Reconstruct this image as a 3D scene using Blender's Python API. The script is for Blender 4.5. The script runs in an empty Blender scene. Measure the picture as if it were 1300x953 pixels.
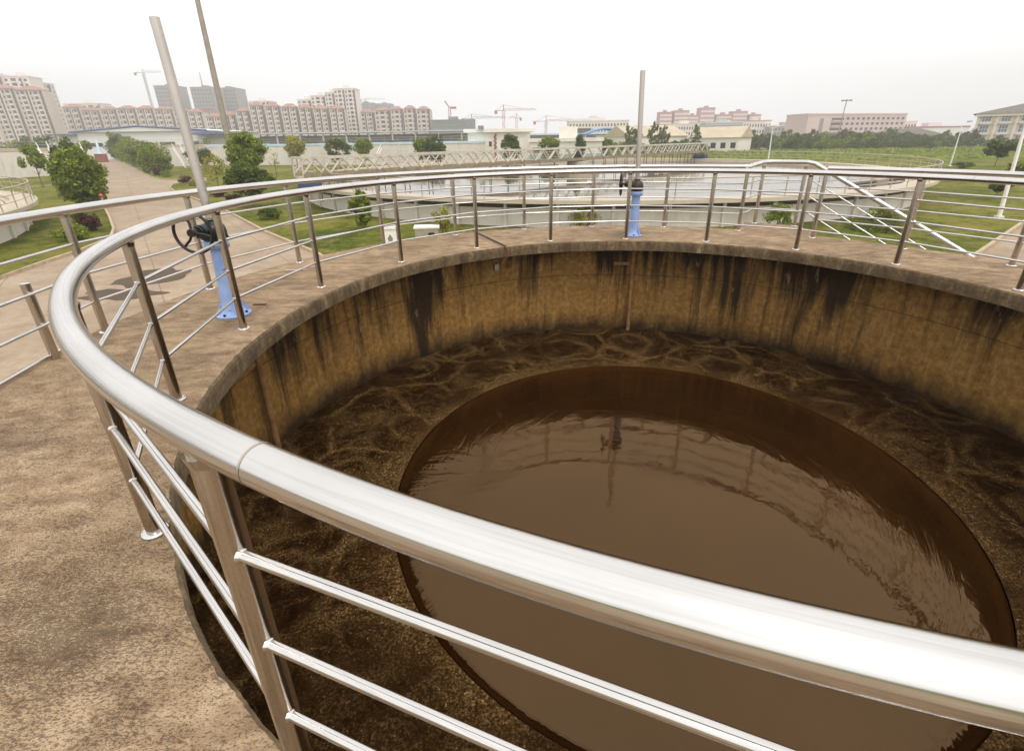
import bpy, math, random
from mathutils import Vector, Matrix
random.seed(7)
S = bpy.context.scene
COL = S.collection
PI = math.pi
rad = math.radians

# ------------------------------------------------------------------ camera
F, PITCH, ROLL, HC = 610.0, rad(22.62), rad(-0.93), 1.5265
FW = Vector((0, math.cos(PITCH), -math.sin(PITCH)))
UP = Vector((0, math.sin(PITCH), math.cos(PITCH)))
RT = Vector((1, 0, 0))
R2 = RT*math.cos(ROLL) + UP*math.sin(ROLL)
U2 = -RT*math.sin(ROLL) + UP*math.cos(ROLL)
cd = bpy.data.cameras.new('camera'); cam = bpy.data.objects.new('camera', cd); COL.objects.link(cam)
M = Matrix.Identity(4)
for i, c in enumerate((R2, U2, -FW)):
    for j in range(3): M[j][i] = c[j]
M[0][3], M[1][3], M[2][3] = 0, 0, HC
cam.matrix_world = M
cd.sensor_width = 36; cd.lens = 36*F/1300; cd.shift_y = -45/1300
cd.clip_start = 0.05; cd.clip_end = 6000
S.camera = cam

GZ = -3.0
def ray(x, y): return FW*F + R2*(x-650) + U2*(431.5-y)
def G(x, y, z=GZ):
    d = ray(x, y); return Vector((0, 0, HC)) + d*((z-HC)/d.z)
def Dp(x, y, D):
    d = ray(x, y); return Vector((0, 0, HC)) + d*(D/d.y)
def ztop(x, y, D): return Dp(x, y, D).z
def xy(x, D, y=178): 
    p = Dp(x, y, D); return Vector((p.x, p.y, 0))

# ------------------------------------------------------------------ mesh builder
class MB:
    def __init__(s): s.v = []; s.f = []; s.sm = []
    def add(s, vs, fs, smooth=False):
        o = len(s.v); s.v += [tuple(v) for v in vs]
        for f in fs: s.f.append(tuple(i+o for i in f)); s.sm.append(smooth)
    def box(s, c, d, rz=0, M=None):
        cx, cy, cz = c; a, b, e = d[0]/2, d[1]/2, d[2]/2
        ca, sa = math.cos(rz), math.sin(rz)
        vs = []
        for z in (-e, e):
            for x, y in ((-a, -b), (a, -b), (a, b), (-a, b)):
                p = Vector((cx+x*ca-y*sa, cy+x*sa+y*ca, cz+z)); vs.append(M @ p if M else p)
        s.add(vs, [(3,2,1,0),(4,5,6,7),(0,1,5,4),(1,2,6,5),(2,3,7,6),(3,0,4,7)])
        return s
    def cyl(s, p0, p1, r0, r1=None, n=12, caps=True):
        r1 = r0 if r1 is None else r1
        p0, p1 = Vector(p0), Vector(p1); d = (p1-p0).normalized()
        a = d.orthogonal().normalized(); b = d.cross(a)
        vs = [p0+(a*math.cos(t)+b*math.sin(t))*r0 for t in [2*PI*i/n for i in range(n)]]
        vs += [p1+(a*math.cos(t)+b*math.sin(t))*r1 for t in [2*PI*i/n for i in range(n)]]
        s.add(vs, [(i, (i+1)%n, n+(i+1)%n, n+i) for i in range(n)], True)
        if caps:
            s.add(vs[:n], [tuple(range(n))[::-1]]); s.add(vs[n:], [tuple(range(n))])
        return s
    def tube(s, pts, r, n=12, closed=False, caps=True):
        pts = [Vector(p) for p in pts]; m = len(pts); rings = []
        ref = None
        for i, p in enumerate(pts):
            if closed: t = (pts[(i+1)%m]-pts[i-1]).normalized()
            else: t = (pts[min(i+1, m-1)]-pts[max(i-1, 0)]).normalized()
            if ref is None: ref = Vector((0,0,1)) if abs(t.z) < .9 else Vector((1,0,0))
            a = (ref - t*ref.dot(t)).normalized(); b = t.cross(a); ref = a
            rr = r[i] if isinstance(r, (list, tuple)) else r
            rings.append([p+(a*math.cos(q)+b*math.sin(q))*rr for q in [2*PI*k/n for k in range(n)]])
        vs = [v for g in rings for v in g]; fs = []
        for i in range(m if closed else m-1):
            j = (i+1) % m
            for k in range(n): fs.append((i*n+k, i*n+(k+1)%n, j*n+(k+1)%n, j*n+k))
        s.add(vs, fs, True)
        if caps and not closed:
            s.add(rings[0], [tuple(range(n))[::-1]]); s.add(rings[-1], [tuple(range(n))])
        return s
    def lathe(s, prof, n=24, c=(0,0,0), a0=0, a1=2*PI, smooth=True):
        full = abs(a1-a0-2*PI) < 1e-6; k = n if full else n+1; vs = []
        for i in range(k):
            t = a0+(a1-a0)*i/n
            for r, z in prof: vs.append((c[0]+r*math.cos(t), c[1]+r*math.sin(t), c[2]+z))
        m = len(prof); fs = []
        for i in range(n):
            j = (i+1) % k
            for q in range(m-1): fs.append((i*m+q, j*m+q, j*m+q+1, i*m+q+1))
        s.add(vs, fs, smooth); return s
    def prism(s, poly, z0, z1):
        n = len(poly)
        vs = [(p[0], p[1], z0) for p in poly]+[(p[0], p[1], z1) for p in poly]
        s.add(vs, [tuple(range(n))[::-1], tuple(range(n, 2*n))]+[(i, (i+1)%n, n+(i+1)%n, n+i) for i in range(n)])
        return s
    def poly(s, pts): s.add(pts, [tuple(range(len(pts)))]); return s
    def mesh(s, name, mat):
        me = bpy.data.meshes.new(name); me.from_pydata(s.v, [], s.f); me.update()
        me.polygons.foreach_set('use_smooth', s.sm)
        me.materials.append(mat); return me
    def build(s, name, mat, parent=None, loc=None):
        return link(name, s.mesh(name, mat), parent, loc)
def link(name, me, parent=None, loc=None, rz=0, sc=None):
    o = bpy.data.objects.new(name, me); COL.objects.link(o)
    if parent: o.parent = parent
    if loc is not None: o.location = loc
    if rz: o.rotation_euler.z = rz
    if sc is not None: o.scale = sc
    return o
def tag(o, label=None, cat=None, group=None, kind=None):
    if label: o['label'] = label
    if cat: o['category'] = cat
    if group: o['group'] = group
    if kind: o['kind'] = kind
    return o
def thing(name, loc, label, cat, group=None, rz=0):
    o = bpy.data.objects.new(name, None); COL.objects.link(o); o.location = loc; o.rotation_euler.z = rz
    o.empty_display_size = .3
    return tag(o, label, cat, group)
def kids(o): return [c for c in bpy.data.objects if c.parent == o]
def copy_tree(o, kidmap, parent=None):
    c = o.copy(); COL.objects.link(c); c.parent = parent
    for ch in kidmap.get(o, ()): copy_tree(ch, kidmap, c)
    return c

# ------------------------------------------------------------------ materials
def lin(h):
    h = h.lstrip('#'); o = []
    for i in (0, 2, 4):
        c = int(h[i:i+2], 16)/255; o.append(c/12.92 if c <= .04045 else ((c+.055)/1.055)**2.4)
    return (*o, 1)
class N:
    """small node helper"""
    def __init__(s, name):
        s.m = bpy.data.materials.new(name); s.m.use_nodes = True
        s.t = s.m.node_tree; s.n = s.t.nodes; s.b = s.n['Principled BSDF']
        s.tc = s.n.new('ShaderNodeTexCoord')
    def set(s, node, key, v):
        if hasattr(v, 'links'): s.t.links.new(v, node.inputs[key])
        else: node.inputs[key].default_value = v
    def P(s, key, v): s.set(s.b, key, v)
    def map(s, vec, sc=(1,1,1), loc=(0,0,0)):
        q = s.n.new('ShaderNodeMapping'); s.set(q, 'Vector', vec); q.inputs['Scale'].default_value = sc; q.inputs['Location'].default_value = loc
        return q.outputs[0]
    def noise(s, vec, scale, detail=4, rough=.55, dist=0, col=False):
        q = s.n.new('ShaderNodeTexNoise'); s.set(q, 'Vector', vec); s.set(q, 'Scale', scale); s.set(q, 'Detail', detail)
        s.set(q, 'Roughness', rough); s.set(q, 'Distortion', dist); return q.outputs['Color' if col else 'Fac']
    def vor(s, vec, scale, feat='F1', rnd=1, out='Distance'):
        q = s.n.new('ShaderNodeTexVoronoi'); q.feature = feat; s.set(q, 'Vector', vec); s.set(q, 'Scale', scale); s.set(q, 'Randomness', rnd)
        return q.outputs[out]
    def ramp(s, fac, stops, interp='LINEAR'):
        q = s.n.new('ShaderNodeValToRGB'); s.set(q, 'Fac', fac); e = q.color_ramp.elements; q.color_ramp.interpolation = interp
        while len(e) < len(stops): e.new(.5)
        for i, (p, c) in enumerate(stops):
            e[i].position = p
            e[i].color = c if isinstance(c, tuple) else (c, c, c, 1)
        return q.outputs['Color']
    def mix(s, fac, a, b, mode='MIX'):
        q = s.n.new('ShaderNodeMix'); q.data_type = 'RGBA'; q.blend_type = mode
        s.set(q, 0, fac); s.set(q, 6, a); s.set(q, 7, b); return q.outputs[2]
    def math(s, op, a, b=0.0, c=None, clamp=False):
        q = s.n.new('ShaderNodeMath'); q.operation = op; q.use_clamp = clamp
        s.set(q, 0, a); s.set(q, 1, b)
        if c is not None: s.set(q, 2, c)
        return q.outputs[0]
    def sep(s, v):
        q = s.n.new('ShaderNodeSeparateXYZ'); s.set(q, 0, v); return q.outputs
    def comb(s, x, y, z=0.0):
        q = s.n.new('ShaderNodeCombineXYZ'); s.set(q, 0, x); s.set(q, 1, y); s.set(q, 2, z); return q.outputs[0]
    def vadd(s, a, b, sc=1.0):
        k = s.n.new('ShaderNodeVectorMath'); k.operation = 'SCALE'; s.set(k, 0, b); k.inputs['Scale'].default_value = sc
        q = s.n.new('ShaderNodeVectorMath'); q.operation = 'ADD'; s.set(q, 0, a); s.set(q, 1, k.outputs[0]); return q.outputs[0]
    def bump(s, h, strength=.3, dist=.02, normal=None):
        q = s.n.new('ShaderNodeBump'); s.set(q, 'Height', h); q.inputs['Strength'].default_value = strength; q.inputs['Distance'].default_value = dist
        if normal is not None: s.set(q, 'Normal', normal)
        s.set(s.b, 'Normal', q.outputs[0]); return q.outputs[0]
    @property
    def obj(s): return s.tc.outputs['Object']
    @property
    def pos(s):
        q = s.n.new('ShaderNodeNewGeometry'); return q.outputs['Position']
    @property
    def island(s):
        q = s.n.new('ShaderNodeNewGeometry'); return q.outputs['Random Per Island']
def simple(name, col, rough=.6, metal=0, var=.15, scale=3, bump=0, bscale=30):
    n = N(name); c = lin(col)
    f = n.noise(n.obj, scale, 5)
    lo = tuple(x*(1-var) for x in c[:3])+(1,); hi = tuple(min(1, x*(1+var)) for x in c[:3])+(1,)
    n.P('Base Color', n.ramp(f, [(.3, lo), (.7, hi)])); n.P('Roughness', rough); n.P('Metallic', metal)
    if bump: n.bump(n.noise(n.obj, bscale, 4), bump, .01)
    return n.m

def m_steel(name='brushed_steel', base='#d8d3cc', rough=.20):
    n = N(name)
    f = n.noise(n.pos, 3.0, 3, .5)
    c = lin(base); d = tuple(x*.90 for x in c[:3])+(1,)
    x, y, z = n.sep(n.pos)[:3]
    rr = n.math('SQRT', n.math('ADD', n.math('POWER', n.math('SUBTRACT', x, 1.4844), 2.0), n.math('POWER', n.math('SUBTRACT', y, 4.0312), 2.0)))
    aa = n.math('ARCTAN2', n.math('SUBTRACT', y, 4.0312), n.math('SUBTRACT', x, 1.4844))
    br = n.noise(n.comb(n.math('MULTIPLY', aa, 9.0), n.math('MULTIPLY', rr, 170.0), n.math('MULTIPLY', z, 170.0)), 1.0, 3, .6)
    col = n.ramp(f, [(.35, d), (.65, c)])
    col = n.mix(n.ramp(br, [(.35, .30), (.55, 0.0)]), col, tuple(q*.62 for q in c[:3])+(1,))
    n.P('Base Color', col); n.P('Metallic', 1.0)
    r = n.math('MULTIPLY_ADD', br, .10, n.math('MULTIPLY_ADD', f, .10, rough-.10))
    n.P('Roughness', r)
    return n.m
STEEL = m_steel(base='#d3d0cd', rough=.14)
STEEL_POST = m_steel('brushed_steel_post', '#c6bdb2', .20)
STEEL_TUBE = m_steel('stem_tube_steel', '#bdb5ac', .34)
WELD = simple('weld_steel', '#b5aa9d', .4, 1)

def m_deck():
    n = N('weathered_deck_concrete'); v = n.pos
    big = n.noise(v, .9, 5, .6); mid = n.noise(n.map(v, (.8, 1.5, 1)), 6, 9, .72, .3)
    gate = n.noise(v, 1.5, 5, .65)
    g = n.math('MULTIPLY_ADD', n.math('SUBTRACT', gate, .5), -.42, .015)
    p1 = n.ramp(n.math('ADD', n.noise(n.map(v, (1.0, 2.2, 1)), 42, 6, .7), g), [(.30, .95), (.47, 0.0)])
    p2 = n.ramp(n.math('ADD', n.noise(n.map(v, (1.0, 2.0, 1), (5, 3, 0)), 95, 4, .65), g), [(.33, .8), (.47, 0.0)])
    p3 = n.ramp(n.math('ADD', n.noise(n.map(v, (.9, 2.0, 1), (2, 8, 0)), 17, 9, .8), g), [(.28, .9), (.42, 0.0)])
    pm = n.math('MAXIMUM', p1, n.math('MAXIMUM', p2, p3))
    base = n.ramp(mid, [(.32, lin('#78614a')), (.45, lin('#967d62')), (.55, lin('#ab9274')), (.70, lin('#bfa88a'))])
    base = n.mix(n.ramp(big, [(.36, .5), (.58, 0.0)]), base, lin('#7a6549'))
    fine = n.noise(v, 210, 3, .75)
    base = n.mix(n.ramp(fine, [(.30, .45), (.52, 0.0)]), base, lin('#64503a'))
    base = n.mix(n.ramp(fine, [(.62, .0), (.82, .3)]), base, lin('#c2aa84'))
    col = n.mix(n.math('MULTIPLY', pm, .66), base, lin('#3d2c19'))
    wv = n.noise(v, 2.2, 5, .7, 0, True)
    ck = n.vor(n.vadd(n.map(v, (.7, 1.6, 1)), wv, .35), .75, 'DISTANCE_TO_EDGE')
    ckm = n.math('MULTIPLY', n.ramp(ck, [(.0, 1.0), (.006, .0)]), n.ramp(n.noise(v, .8, 3), [(.60, 0.0), (.66, .5)]))
    col = n.mix(ckm, col, lin('#2a1d10'))
    n.P('Base Color', col); n.P('Roughness', .9); n.P('Specular IOR Level', .3)
    h = n.math('SUBTRACT', n.math('MULTIPLY', mid, .8), n.math('MULTIPLY', pm, .7))
    h = n.math('SUBTRACT', h, ckm); h = n.math('ADD', h, n.math('MULTIPLY', fine, .35))
    n.bump(h, .9, .010)
    return n.m
def polar(n, R):
    x, y, z = n.sep(n.obj)[:3]
    a = n.math('ARCTAN2', y, x)
    return n.math('MULTIPLY', a, R), z
def m_wall():
    n = N('stained_tank_wall'); u, z = polar(n, 4.3)
    w = n.noise(n.comb(n.math('MULTIPLY', u, 1.3), n.math('MULTIPLY', z, .9)), 2.0, 3, .5, 0, True)
    uu = n.math('ADD', u, n.math('MULTIPLY', n.sep(w)[0], .10))
    st1 = n.noise(n.comb(n.math('MULTIPLY', uu, 6.0), n.math('MULTIPLY', z, .26)), 1.0, 6, .68)
    st2 = n.noise(n.comb(n.math('MULTIPLY', uu, 9), n.math('MULTIPLY', z, .7), 3.0), 1.0, 5, .7)
    low = n.noise(n.comb(n.math('MULTIPLY', u, .75), n.math('MULTIPLY', z, .2), 7.0), 1.0, 3, .6)
    grain = n.noise(n.obj, 14, 6, .7)
    base = n.ramp(grain, [(.30, lin('#6d5024')), (.5, lin('#8a6732')), (.72, lin('#a88450'))])
    pale = n.mix(n.ramp(st2, [(.54, 0.0), (.74, .5)]), base, lin('#b3925c'))
    # dark mould runs that start under the slab
    top = n.math('MULTIPLY_ADD', z, .26, .24)
    dk = n.math('ADD', n.math('ADD', n.math('MULTIPLY', st1, 1.0), n.math('MULTIPLY', n.math('SUBTRACT', low, .5), 1.7)), top)
    dkm = n.ramp(dk, [(.50, 0.0), (.70, .93)])
    c = n.mix(dkm, pale, lin('#1b1104'))
    st3 = n.ramp(n.noise(n.comb(n.math('MULTIPLY', uu, 16), n.math('MULTIPLY', z, .5), 11.0), 1.0, 4, .7), [(.50, 0.0), (.68, .7)])
    c = n.mix(n.math('MULTIPLY', st3, n.ramp(low, [(.42, 0.1), (.55, 1.0)])), c, lin('#3a2610'))
    cr = n.noise(n.comb(n.math('MULTIPLY', uu, 5), n.math('MULTIPLY', z, 1.4), 19.0), 1.0, 8, .75)
    c = n.mix(n.ramp(cr, [(.60, 0.0), (.68, .55)]), c, lin('#b89a68'))
    # pour joint
    zj = n.math('ADD', z, n.math('MULTIPLY', grain, .03))
    jl = n.math('COMPARE', zj, -.70, .006); c = n.mix(n.math('MULTIPLY', jl, .6), c, lin('#1c1208'))
    # wet slimy band above the liquid
    wet = n.ramp(n.math('ADD', n.math('MULTIPLY', z, -1.0), n.math('MULTIPLY', n.noise(n.comb(n.math('MULTIPLY', u, 2.5), z), 2.0, 5, .6), .28)), [(1.45, 0.0), (1.62, 1.0)] if False else [(.0, 0.0), (1.0, 0.0)])
    wz = n.math('MULTIPLY_ADD', z, -3.0, -4.85)
    wz = n.math('ADD', wz, n.math('MULTIPLY', n.noise(n.comb(n.math('MULTIPLY', u, 2.5), z), 2.0, 5, .6), 1.5), clamp=True)
    c = n.mix(n.math('MULTIPLY', wz, .9), c, lin('#1d1105'))
    n.P('Base Color', c)
    n.P('Roughness', n.math('MULTIPLY_ADD', wz, -.2, .85)); n.P('Specular IOR Level', .3)
    n.bump(n.math('ADD', grain, n.math('MULTIPLY', st2, .4)), .35, .02)
    return n.m
def m_lip():
    n = N('mortar_coping'); u, z = polar(n, 3.6)
    g = n.noise(n.obj, 22, 6, .7); s1 = n.noise(n.comb(n.math('MULTIPLY', u, 7), n.math('MULTIPLY', z, 2)), 1.0, 5, .65)
    base = n.ramp(g, [(.25, lin('#4a3b27')), (.55, lin('#6e5b40')), (.8, lin('#8e7b5c'))])
    c = n.mix(n.ramp(s1, [(.42, .0), (.62, .75)]), base, lin('#3a2c1a'))
    c = n.mix(n.ramp(s1, [(.28, .5), (.38, .0)]), c, lin('#b8a582'))
    n.P('Base Color', c); n.P('Roughness', .9); n.bump(g, .5, .012); return n.m

def m_foam():
    n = N('foamy_sludge_surface'); v = n.pos
    fil = n.noise(v, 5, 10, .8, 2.5); fil2 = n.noise(n.map(v, (1, 1, 1), (3, 9, 0)), 13, 8, .78, 1.5)
    def cells(off, sc, amp, w, scn, jag):
        p = n.map(v, (1, 1, 1), off)
        wv = n.noise(p, scn, 3, .5, 0, True)
        e = n.vor(n.vadd(p, wv, amp), sc, 'DISTANCE_TO_EDGE')
        e = n.math('ADD', n.math('MULTIPLY', e, 1.0/sc), n.math('MULTIPLY', n.math('SUBTRACT', fil, .5), jag))
        return n.ramp(e, [(.0, 1.0), (w*.3, .7), (w, .0)])
    jag = n.math('SUBTRACT', fil2, .5)
    def rings(off, sc, amp, scn, rad_, w, jg):
        p = n.map(v, (1, 1, 1), off); wv = n.noise(p, scn, 3, .5, 0, True)
        d = n.vor(n.vadd(p, wv, amp), sc, 'F1', .85)
        d = n.math('ADD', n.math('ABSOLUTE', n.math('SUBTRACT', d, rad_)), n.math('MULTIPLY', jag, jg))
        return n.ramp(d, [(.0, .9), (w*.4, .5), (w*1.3, .0)])
    l1 = rings((0, 0, 0), .95, .5, 1.7, .40, .065, .30)
    l1b = n.math('MULTIPLY', rings((4, 7, 0), 1.9, .3, 3.0, .38, .07, .35), .7)
    l4 = n.math('MULTIPLY', cells((0, 0, 0), .95, .45, .06, 1.6, .22), .9)
    def ridge(off, sc, dist, w):
        q = n.noise(n.map(v, (1, 1, 1), off), sc, 6, .65, dist)
        return n.ramp(n.math('ABSOLUTE', n.math('SUBTRACT', q, .5)), [(.0, 1.0), (w, .0)])
    l2 = n.math('MULTIPLY', ridge((3, 1, 0), 1.8, 1.2, .016), .8)
    l3 = n.math('MULTIPLY', ridge((9, 4, 0), 5.0, 1.0, .022), .6)
    x, y, z = n.sep(n.obj)[:3]
    r = n.math('SQRT', n.math('ADD', n.math('MULTIPLY', x, x), n.math('MULTIPLY', y, y)))
    nz = n.math('SUBTRACT', fil, .5)
    inner = n.ramp(n.math('ADD', n.math('SUBTRACT', r, 2.66), n.math('MULTIPLY', nz, 1.9)), [(-.0, .85), (.34, .0)])
    near = n.ramp(n.math('ADD', n.math('MULTIPLY', y, -.28), n.math('MULTIPLY', nz, 2.2)), [(.35, .0), (1.0, .7)])
    f = n.math('MAXIMUM', n.math('MAXIMUM', l1, l1b), n.math('MAXIMUM', l2, l3)); f = n.math('MAXIMUM', f, l4); f = n.math('MAXIMUM', f, inner); f = n.math('MAXIMUM', f, near)
    brk = n.noise(v, 48, 6, .8); gap = n.noise(n.map(v, (1, 1, 1), (1, 5, 0)), 1.1, 4, .6)
    f = n.math('MULTIPLY', f, n.ramp(fil2, [(.38, .10), (.54, 1.0)]))
    f = n.math('MULTIPLY', f, n.ramp(gap, [(.36, .25), (.56, 1.0)]))
    f = n.math('MULTIPLY', f, n.ramp(brk, [(.40, .12), (.58, 1.0)]))
    c = n.mix(f, n.ramp(fil, [(.3, lin('#120801')), (.7, lin('#301b08'))]), n.ramp(brk, [(.40, lin('#60421e')), (.62, lin('#bd965e'))]))
    sp = n.noise(v, 70, 2, .5); spk = n.math('MULTIPLY', n.ramp(sp, [(.66, 0.0), (.70, 1.0)]), n.ramp(f, [(.08, 0.0), (.35, 1.0)]))
    c = n.mix(spk, c, lin('#d6c096'))
    n.P('Base Color', c); n.P('Roughness', n.math('MULTIPLY_ADD', f, .4, .35)); n.P('Specular IOR Level', .15); n.P('Specular Tint', lin('#c9935a'))
    h = n.math('ADD', n.math('MULTIPLY', fil, 1.2), n.math('ADD', n.math('MULTIPLY', f, .35), n.math('MULTIPLY', brk, .3)))
    n.bump(h, .8, .05)
    return n.m
def m_smooth():
    n = N('smooth_sludge_water'); x, y, z = n.sep(n.obj)[:3]
    r = n.math('SQRT', n.math('ADD', n.math('MULTIPLY', x, x), n.math('MULTIPLY', y, y)))
    a = n.math('ARCTAN2', y, x)
    edge = n.ramp(n.math('DIVIDE', r, 2.7), [(.35, .12), (.75, .55), (1.0, 1.0)])
    w1 = n.noise(n.map(n.obj, (1, 1, 1)), 1.3, 3, .5, .5)
    w2 = n.noise(n.comb(n.math('MULTIPLY', r, 5.5), n.math('MULTIPLY', a, 2.6)), 1.0, 4, .55, .6)
    w3 = n.noise(n.comb(n.math('MULTIPLY', r, 1.4), n.math('MULTIPLY', a, 15)), 1.0, 4, .55, .4)
    sw = n.ramp(n.math('ADD', n.math('MULTIPLY', x, -.25), n.math('MULTIPLY', y, -.35)), [(.25, 0.0), (.8, 1.0)])
    h = n.math('ADD', n.math('MULTIPLY', w1, .5), n.math('MULTIPLY', n.math('MULTIPLY', w2, edge), 1.0))
    h = n.math('ADD', h, n.math('MULTIPLY', n.math('MULTIPLY', n.math('MULTIPLY', w3, edge), sw), 2.4))
    lc = n.noise(n.obj, .8, 3)
    n.P('Base Color', n.ramp(lc, [(.35, lin('#221204')), (.65, lin('#2c1a08'))])); n.P('Roughness', .5); n.P('Specular IOR Level', 0.0)
    nb = n.bump(h, .30, .03)
    gl = n.n.new('ShaderNodeBsdfGlossy'); gl.inputs['Color'].default_value = lin('#dfb88c'); gl.inputs['Roughness'].default_value = .04
    fr = n.n.new('ShaderNodeFresnel'); fr.inputs['IOR'].default_value = 1.82
    mx = n.n.new('ShaderNodeMixShader'); n.t.links.new(nb, gl.inputs['Normal']); n.t.links.new(nb, fr.inputs['Normal'])
    n.t.links.new(fr.outputs[0], mx.inputs[0]); n.t.links.new(n.b.outputs[0], mx.inputs[1]); n.t.links.new(gl.outputs[0], mx.inputs[2])
    n.t.links.new(mx.outputs[0], n.n['Material Output'].inputs[0])
    return n.m

def leafmat(name, cols, rough=.55):
    n = N(name); r = n.island; nz = n.noise(n.obj, 1.3, 3)
    f = n.math('ADD', n.math('MULTIPLY', r, .65), n.math('MULTIPLY', nz, .4))
    n.P('Base Color', n.ramp(f, [(.2, lin(cols[0])), (.5, lin(cols[1])), (.85, lin(cols[2]))])); n.P('Roughness', rough)
    n.P('Specular IOR Level', .25)
    # a thin leaf lets some light through
    tr = n.n.new('ShaderNodeBsdfTranslucent'); tr.inputs['Color'].default_value = tuple(x*1.3 for x in lin(cols[2])[:3])+(1,)
    mx = n.n.new('ShaderNodeMixShader'); mx.inputs[0].default_value = .25
    n.t.links.new(n.b.outputs[0], mx.inputs[1]); n.t.links.new(tr.outputs[0], mx.inputs[2])
    n.t.links.new(mx.outputs[0], n.n['Material Output'].inputs[0])
    return n.m
LEAF = leafmat('leaf_green', ('#2d360a', '#5f6d19', '#94a035'))
LEAF_D = leafmat('leaf_dark', ('#202a0a', '#435016', '#6d7a2b'))
LEAF_Y = leafmat('leaf_yellowish', ('#4f4f14', '#837f26', '#b1a840'))
LEAF_B = leafmat('leaf_belt', ('#27330f', '#4a591f', '#748238'))
LEAF_R = leafmat('leaf_maroon', ('#24120f', '#43211b', '#63392b'))
BARK = simple('bark', '#6d5a45', .9, 0, .3, 8)

def m_grass():
    n = N('lawn_grass'); v = n.pos
    a = n.noise(v, .12, 5, .6); b = n.noise(v, 1.1, 6, .7); c = n.noise(v, 14, 5, .75)
    base = n.ramp(a, [(.38, lin('#4a5216')), (.5, lin('#666a22')), (.62, lin('#857c38'))])
    base = n.mix(n.ramp(b, [(.50, 0.0), (.64, .7)]), base, lin('#91814a'))
    base = n.mix(n.ramp(b, [(.34, .8), (.48, .0)]), base, lin('#374309'))
    d = n.noise(v, 4.5, 5, .7); base = n.mix(n.ramp(d, [(.52, .0), (.66, .55)]), base, lin('#8f9a3a'))
    base = n.mix(n.ramp(c, [(.38, .6), (.52, .0)]), base, lin('#323d0a'))
    n.P('Base Color', base); n.P('Roughness', .95); n.P('Specular IOR Level', .1)
    n.bump(c, 1.0, .08); return n.m
def m_road():
    n = N('road_concrete'); v = n.pos
    a = n.noise(v, .35, 6, .65, .8); b = n.noise(v, 3, 6, .7); c = n.noise(v, 30, 4, .7)
    base = n.ramp(a, [(.3, lin('#84715b')), (.5, lin('#9a8770')), (.72, lin('#ad9c85'))])
    base = n.mix(n.ramp(b, [(.35, .45), (.55, .0)]), base, lin('#77644c'))
    base = n.mix(n.math('MULTIPLY', c, .25), base, lin('#7b6448'))
    # slab joints, rotated with the road
    q = n.n.new('ShaderNodeMapping'); n.set(q, 'Vector', v); q.inputs['Rotation'].default_value = (0, 0, rad(-37)); q.inputs['Scale'].default_value = (1/4.5, 1/4.5, 1)
    x, y, z = n.sep(q.outputs[0])[:3]
    jx = n.math('LESS_THAN', n.math('FRACT', n.math('ADD', x, n.math('MULTIPLY', b, .01))), .010); jy = n.math('LESS_THAN', n.math('FRACT', n.math('ADD', y, n.math('MULTIPLY', b, .01))), .010)
    base = n.mix(n.math('MULTIPLY', n.math('MAXIMUM', jx, jy), .5), base, lin('#5b4833'))
    n.P('Base Color', base); n.P('Roughness', .85); n.bump(b, .3, .02); return n.m
def m_white_wall(name='white_tank_wall', base='#d9d2c8', stain='#a8997f'):
    n = N(name); x, y, z = n.sep(n.pos)[:3]
    s = n.noise(n.comb(n.math('MULTIPLY', n.math('ADD', x, y), 1.2), n.math('MULTIPLY', z, .25)), 1.0, 6, .7)
    g = n.noise(n.pos, 2.5, 5)
    c = n.mix(n.ramp(s, [(.5, 0.0), (.75, .55)]), lin(base), lin(stain))
    c = n.mix(n.math('MULTIPLY', g, .25), c, lin(stain))
    n.P('Base Color', c); n.P('Roughness', .8); return n.m
DECK, WALL, LIP, FOAM, SMOOTH = m_deck(), m_wall(), m_lip(), m_foam(), m_smooth()
GRASS, ROAD = m_grass(), m_road()
WWALL = m_white_wall()
RIMC = m_white_wall('rim_concrete', '#bdb09c', '#86775e')
KERB = simple('kerb_concrete', '#ab977b', .9, 0, .25, 5, .4)
def m_clear():
    n = N('settled_water'); n.P('Base Color', lin('#5a564c')); n.P('Roughness', .05); n.P('IOR', 1.8)
    n.bump(n.noise(n.pos, 1.2, 3), .06, .03); return n.m
CLEAR = m_clear()
RIM_SHADE = simple('painted_rim_shade', '#4c4630', .95, 0, .3, 2)  # dark olive tone for the painted shade below the tank rim
BLUE = simple('blue_paint', '#8098cf', .38, 0, .08, 6)
def m_bluep():
    n = N('pedestal_blue_paint'); f = n.noise(n.obj, 9, 6, .65); ch = n.ramp(n.noise(n.obj, 14, 5, .6), [(.30, 1.0), (.34, 0.0)])
    c = n.ramp(f, [(.3, lin('#7890c0')), (.7, lin('#98aed8'))]); c = n.mix(ch, c, lin('#5b3a1e'))
    n.P('Base Color', c); n.P('Roughness', .42); n.bump(f, .15, .01); return n.m
BLUEP = m_bluep()
def m_gear():
    n = N('gear_housing_paint'); f = n.noise(n.obj, 8, 6, .6)
    c = n.ramp(f, [(.38, lin('#141a19')), (.52, lin('#1f302d')), (.62, lin('#35241a'))])
    n.P('Base Color', c); n.P('Roughness', .35); n.P('Metallic', .2); n.bump(f, .3, .01); return n.m
GEAR = m_gear()
BLACK = simple('black_iron', '#1d1713', .38, .3, .3, 10)
RUST = simple('rusty_cable_sleeve', '#6e3d1c', .7, 0, .3, 20)
PIPE = simple('scaled_pipe', '#87633a', .8, 0, .35, 10, .4)
WIRE = simple('dark_conduit', '#4b3a28', .6, .3, .2, 10)
GALV = simple('galvanised_steel', '#b4a897', .45, .6, .15, 4)
TRUSS = simple('painted_truss', '#b8afa0', .6, .1, .18, 3)
TRUSSD = simple('weathered_truss', '#85785f', .7, .1, .3, 3)
POLEW = simple('white_pole_paint', '#e4dfd8', .45, 0, .06, 3)
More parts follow.
